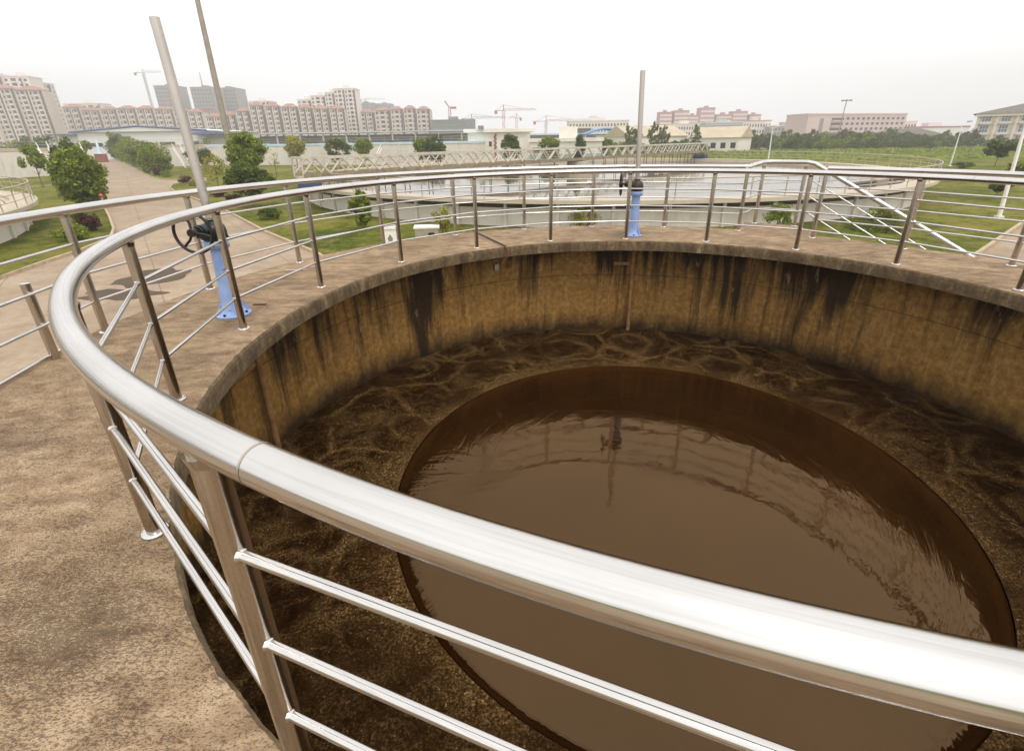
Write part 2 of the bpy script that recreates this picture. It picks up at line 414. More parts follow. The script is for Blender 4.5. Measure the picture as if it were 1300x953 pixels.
MAST = simple('galvanised_mast', '#94887a', .5, .4, .15, 2)

# ------------------------------------------------------------------ world and sun
w = bpy.data.worlds.new('World'); S.world = w; w.use_nodes = True
t = w.node_tree; bg = t.nodes['Background']
sky = t.nodes.new('ShaderNodeTexSky'); sky.sky_type = 'NISHITA'; sky.sun_disc = False
SUN_EL, SUN_AZ = rad(58), rad(150)          # compass azimuth of the sun
sky.sun_elevation = SUN_EL; sky.sun_rotation = SUN_AZ; sky.dust_density = 4; sky.air_density = 1
hs = t.nodes.new('ShaderNodeHueSaturation'); hs.inputs['Saturation'].default_value = .12
t.links.new(sky.outputs[0], hs.inputs['Color'])
mx = t.nodes.new('ShaderNodeMix'); mx.data_type = 'RGBA'; mx.inputs[0].default_value = .82
t.links.new(hs.outputs[0], mx.inputs[6]); mx.inputs[7].default_value = (8.9, 8.85, 8.8, 1)
t.links.new(mx.outputs[2], bg.inputs[0]); bg.inputs[1].default_value = .125
sl = bpy.data.lights.new('sun', 'SUN'); sl.energy = 1.0; sl.angle = rad(25); sl.color = (1, .95, .88)
so = bpy.data.objects.new('sun', sl); COL.objects.link(so)
sd = Vector((math.sin(SUN_AZ)*math.cos(SUN_EL), math.cos(SUN_AZ)*math.cos(SUN_EL), math.sin(SUN_EL)))
so.rotation_euler = sd.to_track_quat('Z', 'Y').to_euler()
S.view_settings.view_transform = 'Standard'; S.view_settings.look = 'None'; S.view_settings.exposure = .66; S.view_settings.gamma = 1

# ------------------------------------------------------------------ the round tank the camera stands on
CX, CY = 1.4844, 4.0312
C3 = Vector((CX, CY, 0))
RW, ZW, RL, RO = 4.3, -1.70, 3.74, 5.22
def RLt(a): d = (math.degrees(a)-172)/30; e = (math.degrees(a)-236)/28; return RL-.09*math.exp(-d*d)+.13*math.exp(-e*e)
def pc(ang, R, z=0): a = rad(ang); return Vector((CX+R*math.cos(a), CY+R*math.sin(a), z))
def lp(ang, R, z=0): a = rad(ang); return Vector((R*math.cos(a), R*math.sin(a), z))
tank = thing('round_tank', (CX, CY, 0), 'round concrete tank of brown foamy sludge with a walkway around its rim', 'tank')
def noise1(i, k=5, seed=1):
    return sum(math.sin(i*f+seed*f*7.3)/f**.7 for f in (3.0, 7.1, 17.3, 41.7, 83.1))/3
n = 1500
rnd = random.Random(21)
def smooth_noise(k, amp):
    v = [rnd.uniform(-1, 1) for _ in range(k)]
    def f(t):
        x = t*k; i = int(x) % k; u = x-int(x); u = u*u*(3-2*u); return amp*(v[i]*(1-u)+v[(i+1) % k]*u)
    return f
e1, e2, e3, e4 = smooth_noise(60, .006), smooth_noise(420, .004), smooth_noise(1400, .0022), smooth_noise(700, .004)
E_ = [e1(i/n)+e2(i/n)+e3(i/n) for i in range(n)]; H_E = [e4(i/n)+e3(i/n+.37) for i in range(n)]
m = MB(); rows = []
for i in range(n):
    a = 2*PI*i/n; c, s_ = math.cos(a), math.sin(a); rl_ = RLt(a)
    prof = [(RO, -.004), (RO-.4, 0), (4.6, 0), (4.2, 0), (3.98, 0), (rl_+.07+E_[i]*.6, -.0015), (rl_+.018+E_[i], -.008+min(0, H_E[i]))]
    rows.append([(r*c, r*s_, z) for r, z in prof])
k = len(rows[0]); vs = [v for g in rows for v in g]
m.add(vs, [(i*k+j, ((i+1)%n)*k+j, ((i+1)%n)*k+j+1, i*k+j+1) for i in range(n) for j in range(k-1)], True)
m.lathe([(RO, -.006), (RO, -.16), (RW+.3, -.16)], 240, smooth=False)
slab = m.build('walkway_slab', DECK, tank)
m = MB(); rows = []
for i in range(n):
    a = 2*PI*i/n; c, s_ = math.cos(a), math.sin(a); rl_ = RLt(a); E0 = E_[i]; E1 = E_[(i*7+31) % n]*.3
    prof = [(rl_+.018+E0, -.008+min(0, H_E[i])), (rl_+.004+E0*.8, -.026+H_E[i]*.5), (rl_+E0*.45, -.06), (rl_+.002+E0*.3+E1, -.11), (rl_+.006+E0*.2, -.165+H_E[i]*.6), (rl_+.06, -.172), (RW+.02, -.172)]
    rows.append([(r*c, r*s_, z) for r, z in prof])
k = len(rows[0]); vs = [v for g in rows for v in g]
m.add(vs, [(i*k+j, ((i+1)%n)*k+j, ((i+1)%n)*k+j+1, i*k+j+1) for i in range(n) for j in range(k-1)], False)
m.build('coping_edge', LIP, tank)
MB().lathe([(RW, -.172), (RW, -.6), (RW, -1.1), (RW, -1.5), (RW, -3.2)], 240).build('inner_wall', WALL, tank)
MB().lathe([(4.62, -3.1), (4.62, -.16)], 180).build('outer_wall', WWALL, tank)
# well that the smooth liquid brims over
MB().lathe([(2.60, -3.2), (2.60, ZW-.06), (2.66, ZW-.06), (2.66, -3.2)], 160).build('overflow_well', WALL, tank)
tag(MB().lathe(([(2.665, 0)]+[(2.7+.1*i, 0) for i in range(16)]+[(RW-.002, 0)])[::-1], 220).build('water', FOAM, None, (CX, CY, ZW-.03)), kind='structure')
prof = [(.001, .0)]+[(.3*i, .0) for i in range(1, 8)]+[(2.3, 0), (2.45, -.002), (2.55, -.008), (2.61, -.022), (2.65, -.045), (2.668, -.075), (2.672, -.10)]
tag(MB().lathe(prof[::-1], 220).build('water', SMOOTH, None, (CX, CY, ZW+.02)), kind='structure')

# wall pipes
def wall_pipe(ang, label, brz):
    o = thing('wall_pipe', pc(ang, RW-.07, 0), label, 'pipe', rz=rad(ang))
    MB().tube([(0, 0, -.17), (0, 0, -1.75)], .035, 14).build('pipe', PIPE, o)
    MB().box((.02, .17, brz), (.03, .30, .05)).build('bracket', PIPE, o)
    return o
def ang_at(px, py, z, R):
    best = None
    for i in range(3600):
        a = i/10; p = pc(a, R, z); d = p-Vector((0,0,HC)); zc = d.dot(FW)
        if zc < .1: continue
        q = (650+F*d.dot(R2)/zc-px)**2+(431.5-F*d.dot(U2)/zc-py)**2
        if best is None or q < best[0]: best = (q, a)
    return best[1]
wall_pipe(ang_at(330, 530, -1.5, RW-.07), 'rust brown pipe down the left tank wall, short bracket beside it', -.62)
wall_pipe(ang_at(798, 400, -1.4, RW-.07), 'rust brown pipe down the far tank wall below the smaller valve pedestal', -.50)

# ------------------------------------------------------------------ stainless railings
def railing_circle(name, label, R, angs, gaps=False):
    o = thing(name, (CX, CY, 0), label, 'railing'); return o
inner = thing('inner_railing', (CX, CY, 0), 'stainless steel railing ringing the open top of the round tank, thick near handrail', 'railing')
RI = 3.885
MB().tube([lp(360*i/360, RI, 1.05) for i in range(360)], .036, 28, closed=True).build('handrail', STEEL, inner)
pang = [180-19.55+0]  # measured spacing of about 19 degrees
pang = [140.2, 121.0, 102.4, 84.0, 65.7, 47.3, 29.5, 11.3, -7, -25.5, -44, -63, -82, -101, -121.7, -141.2, -160.8, 180, 160.4]
pm = MB().cyl((0,0,.0), (0,0,1.03), .030, n=28).tube([(0,0,.995), (0,0,1.008), (0,0,1.02)], [.030, .0335, .036], 24).mesh('post', STEEL_POST)
fm = MB().lathe([(.052, .0), (.052, .006), (.046, .011), (.0305, .012)], 28).mesh('flange', STEEL)
for a in pang:
    p = link('post', pm, inner, lp(a, RI, 0)); link('flange', fm, p, (0, 0, .001))
ps = sorted(x % 360 for x in pang)
for i, a in enumerate(ps):
    b = ps[(i+1) % len(ps)]
    for z in (.285, .53, .785):
        p0, p1 = lp(a, RI+.008, z), lp(b, RI+.008, z); u_ = (p1-p0).normalized(); q = MB(); q.cyl(p0, p1, .0115, n=16)
        for e_, s_ in ((p0, 1), (p1, -1)): q.tube([e_+u_*s_*t_ for t_ in (.0265, .030, .0345)], [.0165, .0150, .0118], 14)
        q.build('mid_rail', STEEL, inner)
for a in (-119.2, 22, 150):
    t0 = lp(a-.04, RI, 1.05); t1 = lp(a+.04, RI, 1.05)
    MB().tube([t0, t1], .0364, 28, caps=False).build('weld_seam', WELD, inner)

outer = thing('outer_railing', (CX, CY, 0), 'stainless steel railing along the outer edge of the round tank walkway', 'railing')
RR = 5.10
def arc(a0, a1, R, z, st=2.0):
    k = max(2, int(abs(a1-a0)/st)); return [lp(a0+(a1-a0)*i/k, R, z) for i in range(k+1)]
za = 1.09
fe = [(60.6, RR), (58.8, 6.05), (52.5, 6.04)]
MB().tube(arc(189, 61.5, RR, 1.05)+[lp(60.6, RR, 1.05), lp(60.0, 5.4, 1.06), lp(59.2, 5.85, za-.01), lp(58.6, 6.04, za), lp(57.5, 6.08, za), lp(55, 6.07, za), lp(52.5, 6.05, za)], .036, 18).build('handrail', STEEL, outer)
MB().tube(arc(47.6, -60, 5.0, 1.05), .036, 18).build('handrail', STEEL, outer)
oa = [(195.5, RR), (180.3, RR), (165.2, RR), (149.9, RR), (133.6, RR), (118.6, RR), (103.9, RR), (89.5, RR), (74.8, RR), (60.6, RR), (58.8, 6.05), (52.5, 6.03)]
ob = [(x, 5.0) for x in (47.7, 34, 20.5, 6, -9, -24, -40, -58)]
for ch in (oa, ob):
    for i, (a, R) in enumerate(ch):
        p = link('post', pm, outer, lp(a, R, 0)); link('flange', fm, p, (0, 0, .001))
        if i+1 < len(ch):
            a2, R2_ = ch[i+1]
            for z in (.285, .53, .785): MB().cyl(lp(a, R, z), lp(a2, R2_, z), .0115, n=12).build('mid_rail', STEEL, outer)
# short post that carries only the lower bars
sp = thing('stub_post', pc(-173.3, 5.09, 0), 'short flat-topped steel post without handrail at the edge of the walkway', 'post')
MB().cyl((0, 0, -.1), (0, 0, .60), .030, n=24).build('tube', STEEL_POST, sp)
MB().cyl((0, 0, .60), (0, 0, .606), .031, n=24).build('cap', STEEL, sp)
lo = thing('lower_railing', pc(-173.3, 5.09, 0), 'slim steel bars between the short flat-topped post and the walkway edge', 'railing')
for z in (.02,):
    MB().tube([pc(q, 5.14, z)-pc(-173.3, 5.09, 0) for q in (-176, -173, -168, -160, -150)], .012, 12).build('mid_rail', STEEL, lo)

# landing and stair on the outside
st = thing('access_stair', pc(55, 5.6, 0), 'steel and concrete stair leading down from the walkway landing, sloping handrail', 'stair')
so_ = pc(55, 5.6, 0)
m = MB(); m.prism([pc(60.5, 5.2)-so_, pc(60.5, 6.15)-so_, pc(51.5, 6.15)-so_, pc(48.5, 5.2)-so_], -.15, -.003); m.build('landing', DECK, st)
A = pc(52.5, 6.03, 0); dv = Vector((.80, -.60, 0)).normalized(); slope = .56
nrm = Vector((dv.y, -dv.x, 0))
for z, r, nm in ((1.09, .036, 'handrail'), (.82, .0115, 'mid_rail'), (.55, .0115, 'mid_rail'), (.29, .0115, 'mid_rail')):
    MB().tube([A+Vector((0,0,z))-so_, A+dv*.12+Vector((0,0,z-.02))-so_, A+dv*5.3+Vector((0,0,z-.02-slope*5.2))-so_], r, 16).build(nm, STEEL, st)
for s_ in (2.6, 5.2):
    b = A+dv*s_+Vector((0,0,-slope*s_))-so_; MB().cyl(b, b+Vector((0,0,1.03)), .03, n=16).build('post', STEEL_POST, st)
for i in range(16):
    b = A+dv*(.2+i*.33)+nrm*.48+Vector((0,0,-.09-.185*i))-so_
    MB().box(b, (.34, .92, .06), math.atan2(dv.y, dv.x)).build('step', DECK, st)

# ------------------------------------------------------------------ gate operators
def gate(ang, R, label, lx=0, ly=0, gm=None):
    P0 = pc(ang, R, 0)
    o = thing('gate_operator', P0, label, 'valve', rz=rad(ang+90))   # local +x = counter-clockwise tangent
    b = MB(); b.lathe([(0, .0), (.155, .0), (.155, .022), (.12, .026), (.102, .05), (.088, .14), (.074, .35), (.066, .62), (.068, .645), (.104, .652), (.104, .72), (0, .72)], 32)
    for k in range(4):
        a = PI/4+k*PI/2; c, s_ = math.cos(a), math.sin(a)
        t_ = .006
        p = [Vector((.10*c, .10*s_, .024)), Vector((.150*c, .150*s_, .024)), Vector((.095*c, .095*s_, .13))]
        nv = Vector((-s_, c, 0))*t_
        b.add([q-nv for q in p]+[q+nv for q in p], [(0,1,2),(5,4,3),(0,3,4,1),(1,4,5,2),(2,5,3,0)])
    ped = b.build('pedestal', BLUEP, o)
    for k in range(4):
        a = k*PI/2; MB().cyl((.135*math.cos(a), .135*math.sin(a), .022), (.135*math.cos(a), .135*math.sin(a), .042), .012, n=6).build('bolt', BLACK, ped)
    g = MB(); g.lathe([(0, .721), (.090, .721), (.106, .74), (.108, .80), (.100, .845), (.085, .865), (.05, .88), (.045, .91), (0, .91)], 28)
    g.cyl((0, 0, .83), (.17, 0, .83), .060, .052, 20); g.cyl((.17, 0, .83), (.20, 0, .83), .042, n=20)
    g.box((.05, -.03, .81), (.13, .12, .11)); g.lathe([(.112, .735), (.112, .75)], 28)
    g.build('gear_housing', gm or GEAR, o)
    MB().cyl((.19, 0, .83), (.28, 0, .83), .016, n=12).build('shaft', BLACK, o)
    wh = MB(); wr = .172; wx = .255
    wh.tube([(wx, wr*math.cos(q), .83+wr*math.sin(q)) for q in [2*PI*i/40 for i in range(40)]], .0135, 10, closed=True)
    wh.cyl((wx-.02, 0, .83), (wx+.03, 0, .83), .034, n=16)
    for k in range(3):
        q = rad(90+18+k*120); wh.tube([(wx, .03*math.cos(q), .83+.03*math.sin(q)), (wx-.02, wr*.5*math.cos(q), .83+wr*.5*math.sin(q)), (wx, wr*math.cos(q), .83+wr*math.sin(q))], .011, 8)
    wh.build('handwheel', BLACK, o)
    MB().tube([(0, 0, .90), (lx, ly, 2.45)], .037, 20).build('stem_tube', STEEL_TUBE, o)
    MB().cyl((0, 0, .905), (0, 0, .925), .055, n=20).build('collar', STEEL_POST, o)
    return o
gate(174.6, 4.20, 'nearer blue valve pedestal with black handwheel facing the viewer and tall steel stem tube', -.02, -.06)
gate(81.9, 4.18, 'farther blue valve pedestal with dark handwheel seen edge-on and tall steel stem tube', .05, 0, simple('gear_brown', '#35241a', .3, .2, .5, 12))

# conduit and lamp below the slab edge
cb = thing('cable_conduit', pc(121, 4.6, 0), 'thin dark conduit crossing the walkway with a rusty cable over the tank edge', 'cable')
o0 = pc(121, 4.6, 0)
q0, q1 = G(601, 293, .02), G(641, 312, .02)
MB().tube([q0-o0, (q0+q1)/2-o0, q1-o0], .012, 8).build('conduit', WIRE, cb)
e = G(641, 312, .02); aa = math.degrees(math.atan2(e.y-CY, e.x-CX))
MB().tube([pc(aa, 3.80, .02)-o0, pc(aa-.4, 3.73, .01)-o0, pc(aa-.7, 3.70, -.08)-o0, pc(aa-.5, 3.71, -.17)-o0, pc(aa+.3, 3.74, -.25)-o0, pc(aa+.6, 3.76, -.29)-o0], .009, 8).build('cable', RUST, cb)
fl = thing('hanging_floodlight', pc(aa+1.6, 3.84, -.30), 'small grey floodlight hanging under the tank edge beside the rusty cable', 'lamp')
MB().box((0, 0, -.03), (.10, .07, .10), rad(aa)).build('housing', simple('lamp_housing', '#5d564b', .5), fl)
MB().tube([(-.06, 0, .05), (-.06, 0, .1), (.06, 0, .1), (.06, 0, .05)], .006, 6).build('bracket', BLACK, fl)
stk = thing('scrap_bar', G(375, 344, 0), 'thin light metal strip lying on the walkway near the outer railing', 'scrap')
MB().box((0, 0, .008), (.26, .03, .012), rad(5)).build('strip', STEEL, stk)
stk = thing('scrap_plate', G(330, 387, 0), 'rusty brown flat scrap lying behind the nearer blue valve pedestal', 'scrap')
MB().box((0, 0, .007), (.13, .03, .012), rad(0)).build('strip', RUST, stk)

# ------------------------------------------------------------------ ground, roads, kerbs
tag(MB().poly([(-1150, -60, GZ), (1150, -60, GZ), (1150, 1100, GZ), (-1150, 1100, GZ)]).build('ground', GRASS), kind='structure')
def sheet(name, pts, z, mat): return tag(MB().poly([(p[0], p[1], z) for p in pts]).build(name, mat), kind='structure')
rl = [(0,355),(50,337),(104,319),(128,309),(142,301),(145,292),(140,278),(132,262),(129,240),(127,215),(124,203),(122,197.5)]
rr_ = [(140,197.5),(150,203),(165,211),(190,224.5),(205,228.5),(225,228.5),(262,226)]
r2 = [(262,230),(230,232.5),(219,235),(216,239),(222,244),(250,254),(292,271),(338,296),(398,321),(425,336)]
pts = [G(*p) for p in rl]+[G(*p) for p in rr_]+[G(*p) for p in r2]
sheet('road', [Vector((-60, -20, 0))]+[Vector((-60, 5, 0))]+pts+[Vector((-5, 12.5, 0)), Vector((3, 6, 0)), Vector((5, -20, 0))], GZ+.005, ROAD)
k2 = [G(1244,321), G(1270,303), G(1299,283)]; dd = (k2[2]-k2[0]).normalized()
sheet('path', [Vector((5.2, -20, 0)), Vector((5.4, 7, 0)), Vector((11, 13, 0))]+k2+[k2[2]+dd*60, k2[2]+dd*60+Vector((20, -20, 0)), Vector((60, -20, 0))], GZ+.006, ROAD)
def kerb(pts, w=.13, h=.13, name='kerb'):
    m = MB(); L = []
    for i, p in enumerate(pts):
        a, b = pts[max(i-1, 0)], pts[min(i+1, len(pts)-1)]; t_ = Vector((b.x-a.x, b.y-a.y, 0)).normalized(); nn = Vector((-t_.y, t_.x, 0))*w/2
        L.append((Vector((p.x, p.y, 0))-nn, Vector((p.x, p.y, 0))+nn))
    for (a0, b0), (a1, b1) in zip(L, L[1:]):
        vs = [a0, a1, b1, b0]
        m.add([(v.x, v.y, GZ-.05) for v in vs]+[(v.x, v.y, GZ+h) for v in vs], [(4,5,6,7),(0,1,5,4),(1,2,6,5),(2,3,7,6),(3,0,4,7)])
    return tag(m.build(name, KERB), kind='structure')
kerb([Vector((-38, 8, 0))]+[G(*p) for p in rl]); kerb([G(*p) for p in rr_]); kerb([G(*p) for p in r2]); kerb([Vector((11, 13, 0))]+k2+[k2[2]+dd*60])
kerb([G(20,238), G(62,236.5), G(95,236)])
PUD = simple('wet_stain', '#4c3d2b', .9, 0, .2, 2)
def blob(c, rx, ry, seed):
    rnd = random.Random(seed); ph = [rnd.uniform(0, 6) for _ in range(4)]
    return [Vector((c.x+rx*math.cos(a)*(1+.18*math.sin(3*a+ph[0])+.12*math.sin(7*a+ph[1])), c.y+ry*math.sin(a)*(1+.2*math.sin(2*a+ph[2])+.1*math.sin(6*a+ph[3])), 0)) for a in [2*PI*i/48 for i in range(48)]]
sheet('water_puddle', blob(G(192, 352), 1.1, 1.5, 3), GZ+.010, PUD); sheet('water_puddle', blob(G(150, 374), 1.3, .7, 4), GZ+.010, PUD)

# ------------------------------------------------------------------ settling tanks
def settling_tank(C, R, label, bridge=None, RH=1.05, z=-1.46, group=None):
    o = thing('settling_tank', (C[0], C[1], 0), label, 'tank')
    MB().lathe([(R-.35, -3.1), (R-.35, z-.18)], 160).build('wall', WWALL, o)
    MB().lathe([(R-.343, z-.52), (R-.343, z-.19)], 160).build('rim_shade_band', RIM_SHADE, o)  # dark ring paints the overhang's shade onto the wall top
    m = MB(); m.lathe([(R-.36, z-.18), (R+.45, z-.20), (R+.45, z), (R-.85, z), (R-.85, z-.2), (R-1.1, z-.2), (R-1.1, z-1.2)], 160, smooth=False); m.build('rim_walkway', RIMC, o)
    nb = 60
    rib = MB().box((0, 0, (z-.18-3.05)/2), (.14, .16, (3.05+z-.18))).mesh('buttress', WWALL)
    for i in range(nb): a = 2*PI*i/nb; link('buttress', rib, o, (math.cos(a)*(R-.28), math.sin(a)*(R-.28), 0), a)
    r = MB();
    MB().lathe([(R-1.15, z-1.2), (R-1.15, z-.28), (R-1.55, z-.28), (R-1.55, z-.9)], 160, smooth=False).build('launder', RIMC, o)
    rp = thing('tank_railing', (C[0], C[1], 0), 'thin steel railing on the rim of the '+label.split(' with')[0].replace(' beyond the far railing','').replace(' beside the lawn',''), 'railing')
    for zz, rr in ((z+RH, .036), (z+RH*.66, .02), (z+RH*.33, .02)):
        MB().tube([(math.cos(a)*(R+.3), math.sin(a)*(R+.3), zz) for a in [2*PI*i/160 for i in range(160)]], rr, 6, closed=True).build('handrail' if zz > z+.9 else 'mid_rail', GALV, rp)
    pmh = MB().cyl((0, 0, z), (0, 0, z+RH), .032, n=6).mesh('post', GALV)
    np_ = 90
    for i in range(np_):
        a = 2*PI*(i+.5)/np_; link('post', pmh, rp, (math.cos(a)*(R+.3), math.sin(a)*(R+.3), 0))
    tag(MB().lathe([(R-1.16, 0), (R*.5, 0), (.01, 0)], 120).build('water', CLEAR, None, (C[0], C[1], z-.42)), kind='structure')
    return o
C2, RC2 = (8.5, 54.5), 28.6
settling_tank(C2, RC2, 'large white round settling tank beyond the far railing with a truss bridge across')
settling_tank((-51.4, 12.2), 28.6, 'white round settling tank at the left edge beside the lawn')
# truss bridge
A0, B0 = Vector((-13.9, 33.6, 0)), Vector((28.6, 76.0, 0))
mid = (A0+B0)/2; L = (B0-A0).length; br = thing('truss_bridge', (mid.x, mid.y, 0), 'long pale truss footbridge spanning the white settling tank', 'bridge', rz=math.atan2(B0.y-A0.y, B0.x-A0.x))
zb, zt = -.58, .62
MB().box((0, 0, zb), (L, 1.35, .10)).build('deck', TRUSS, br)
npan = 32; pw = L/npan
for sy in (-.68, .68):
    m = MB(); m.box((0, sy, zt), (L, .16, .15)); m.build('chord', TRUSS, br); MB().box((0, sy, zb+.10), (L, .12, .28)).build('chord', TRUSSD, br)
dm = {}
def diag(x0, z0, x1, z1, y): return MB().tube([(x0, y, z0), (x1, y, z1)], .065, 6)
d1 = diag(0, zb+.2, pw*.5, zt-.04, 0).mesh('diagonal', TRUSS); d2 = diag(pw*.5, zt-.04, pw, zb+.2, 0).mesh('diagonal', TRUSS)
for sy in (-.68, .68):
    for i in range(npan):
        for d in (d1, d2): link('diagonal', d, br, (-L/2+i*pw, sy, 0))
for x in (-L/2, L/2):
    m = MB()
    for sy in (-.68, .68): m.box((x, sy, (zb+zt)/2), (.10, .10, zt-zb))
    m.box((x, 0, zt), (.08, 1.4, .08)); m.build('end_frame', TRUSS, br)
hg = MB().cyl((0, 0, -2.2), (0, 0, zb), .035, n=6).mesh('hanger', BLACK)
for i in range(1, 54): link('scraper_hanger', hg, br, (-L/2+i*L/54, -.5 if i % 2 else .5, 0))
for x in (-L/2+.6, L/2-.6):
    m = MB(); m.box((x, 0, -1.1), (.9, 1.8, .35)); m.cyl((x-.3, -.95, -1.28), (x-.3, .95, -1.28), .17, n=14); m.cyl((x+.3, -.95, -1.28), (x+.3, .95, -1.28), .17, n=14)
    m.build('wheel_carriage', simple('carriage_blue', '#34476b', .5), br)
m = MB(); m.cyl((0, 0, -3), (0, 0, -.7), 1.1, n=24); m.cyl((0, 0, -1.9), (0, 0, -1.35), 2.3, n=36, caps=False); m.build('centre_column', RIMC, br)
m = MB(); m.box((0, 0, -.2), (.9, .6, .5)); m.cyl((-.2, 0, .05), (-.2, 0, .4), .16, n=12); m.build('drive_motor', simple('motor_dark', '#2b2d33', .5), br)
MB().tube([(-6, -.2, -1.75), (-3, 0, -1.5), (0, 0, -1.4), (5, .2, -1.75)], .06, 6).build('scraper_arm', BLACK, br)
# surface skimmer pipe at the right
sk = thing('skimmer_trough', G(1130, 232, -1.7), 'dark skimmer trough lying in the white settling tank near its right rim', 'trough')
a_, b_ = G(1080, 234, -1.75)-sk.location, G(1150, 226, -1.7)-sk.location
MB().tube([a_, b_], .13, 8).build('pipe', simple('trough_steel', '#5b5348', .6), sk); MB().box((a_+b_)/2+Vector((0,0,.02)), (1.6, .5, .25), math.atan2((b_-a_).y, (b_-a_).x)).build('trough', GALV, sk)

# ------------------------------------------------------------------ foliage
def leaves(m, c, rad_, n, size, rnd, shell=.45, squash=1, up=.3):
    for _ in range(n):
        while True:
            d = Vector((rnd.uniform(-1,1), rnd.uniform(-1,1), rnd.uniform(-1,1)))
            if .1 < d.length <= 1: break
        d = d.normalized()*(shell+(1-shell)*rnd.random()**.7)
        p = Vector((c[0]+d.x*rad_[0], c[1]+d.y*rad_[1], c[2]+d.z*rad_[2]))
        nn = (d+Vector((rnd.uniform(-1,1), rnd.uniform(-1,1), rnd.uniform(-1,1)+up))*.8).normalized()
        a = nn.orthogonal().normalized(); b = nn.cross(a); q = rnd.uniform(0, 6.28); s_ = size*rnd.uniform(.6, 1.3)
        u = (a*math.cos(q)+b*math.sin(q))*s_; v = (b*math.cos(q)-a*math.sin(q))*s_*.6
        m.add([p-u, p+v*.9+nn*s_*.15, p+u, p-v*.9+nn*s_*.1], [(0,1,2,3)])
def crown_mesh(name, mat, rx, rz, nclump, nleaf, size, seed, cz=0, csize=.34, profile=None):
    rnd = random.Random(seed); m = MB()
    for i in range(nclump):
        while True:
            d = Vector((rnd.uniform(-1,1), rnd.uniform(-1,1), rnd.uniform(-1,1)))
            if d.length <= 1 and d.length > .35: break
        cr = csize*rnd.uniform(.6, 1.25)
        w_ = profile(d.z) if profile else 1
        c = (d.x*rx*.82*w_, d.y*rx*.82*w_, cz+d.z*rz*.85)
        leaves(m, c, (rx*cr*w_ if w_ > .4 else rx*cr*.5, rx*cr*w_ if w_ > .4 else rx*cr*.5, rz*cr*.8), nleaf, size, rnd)
    return m.mesh(name, mat)
def trunk_mesh(name, h, r, spread, seed, nb=6, top=.9):
    rnd = random.Random(seed); m = MB(); pts = [Vector((0,0,-.1))]
    x = y = 0
    for i in range(1, 6):
        x += rnd.uniform(-.03, .03)*h; y += rnd.uniform(-.03, .03)*h; pts.append(Vector((x*.5, y*.5, h*i/5*top)))
    m.tube(pts, [r*(1-.14*i) for i in range(6)], 8)
    for i in range(nb):
        k = rnd.randint(2, 4); p = pts[k]; a = rnd.uniform(0, 6.28); l = spread*rnd.uniform(.5, .9)
        m.tube([p, p+Vector((math.cos(a)*l*.5, math.sin(a)*l*.5, l*.35)), p+Vector((math.cos(a)*l, math.sin(a)*l, l*.8))], [r*.4, r*.28, r*.12], 5)
    return m.mesh(name, BARK)
PXM = lambda P: (Vector((P.x, P.y, P.z))-Vector((0,0,HC))).dot(FW)/F   # metres per pixel near image centre (approx.)
def size_at(px, py_base, py_top, z=GZ):
    """ground point below the pixel and the height that reaches py_top"""
    b = G(px, py_base, z); t_ = Dp(px, py_top, b.y); return b, t_.z-z
def tree(px, yb, yt, wpx, mat, label, clear=.3, seed=0, group=None, nclump=44, nleaf=80, leaf=None, trunk=True, name='tree', cat='tree', profile=None, csize=.34, base=None):
    if base is None: b, h = size_at(px, yb, yt)
    else: b = base; h = Dp(px, yt, b.y).z-GZ
    wm = abs(Dp(px+wpx/2, yt, b.y).x-Dp(px-wpx/2, yt, b.y).x)
    o = thing(name, (b.x, b.y, GZ), label, cat, group, rz=random.uniform(0, 6))
    ch = h*(1-clear); leaf = leaf or max(.07, h*.035)
    cm = crown_mesh('crown', mat, wm/2, ch/2, nclump, nleaf, leaf, seed, cz=h*clear+ch/2, profile=profile, csize=csize)
    link('crown', cm, o)
    if trunk: link('trunk', trunk_mesh('trunk', h*.8, max(.03, h*.016), wm*.4, seed), o)
    return o
def shrub(px, yb, yt, wpx, mat, label, seed=0, group=None, base=None):
    return tree(px, yb, yt, wpx, mat, label, clear=-.12, seed=seed, group=group, nclump=22, nleaf=60, trunk=True, name='shrub', cat='shrub', csize=.42, base=base)

tree(55, 238, 182, 30, LEAF, 'slender leaning young tree on the lawn left of the big round bush', .25, 11, nclump=30, nleaf=60)
tree(113, 262, 181, 60, LEAF, 'big round leafy bush tree at the left road edge', -.04, 12, nclump=110, nleaf=190, leaf=.12, csize=.27)
tree(101, 246, 174, 38, LEAF_D, 'leafy tree just behind the big round bush', .0, 13, nclump=50, nleaf=120, leaf=.16)
tree(112, 215, 173, 26, LEAF, 'tree beside the road end left of the blue and red gate', .1, 14, nclump=22, nleaf=60, leaf=.3)
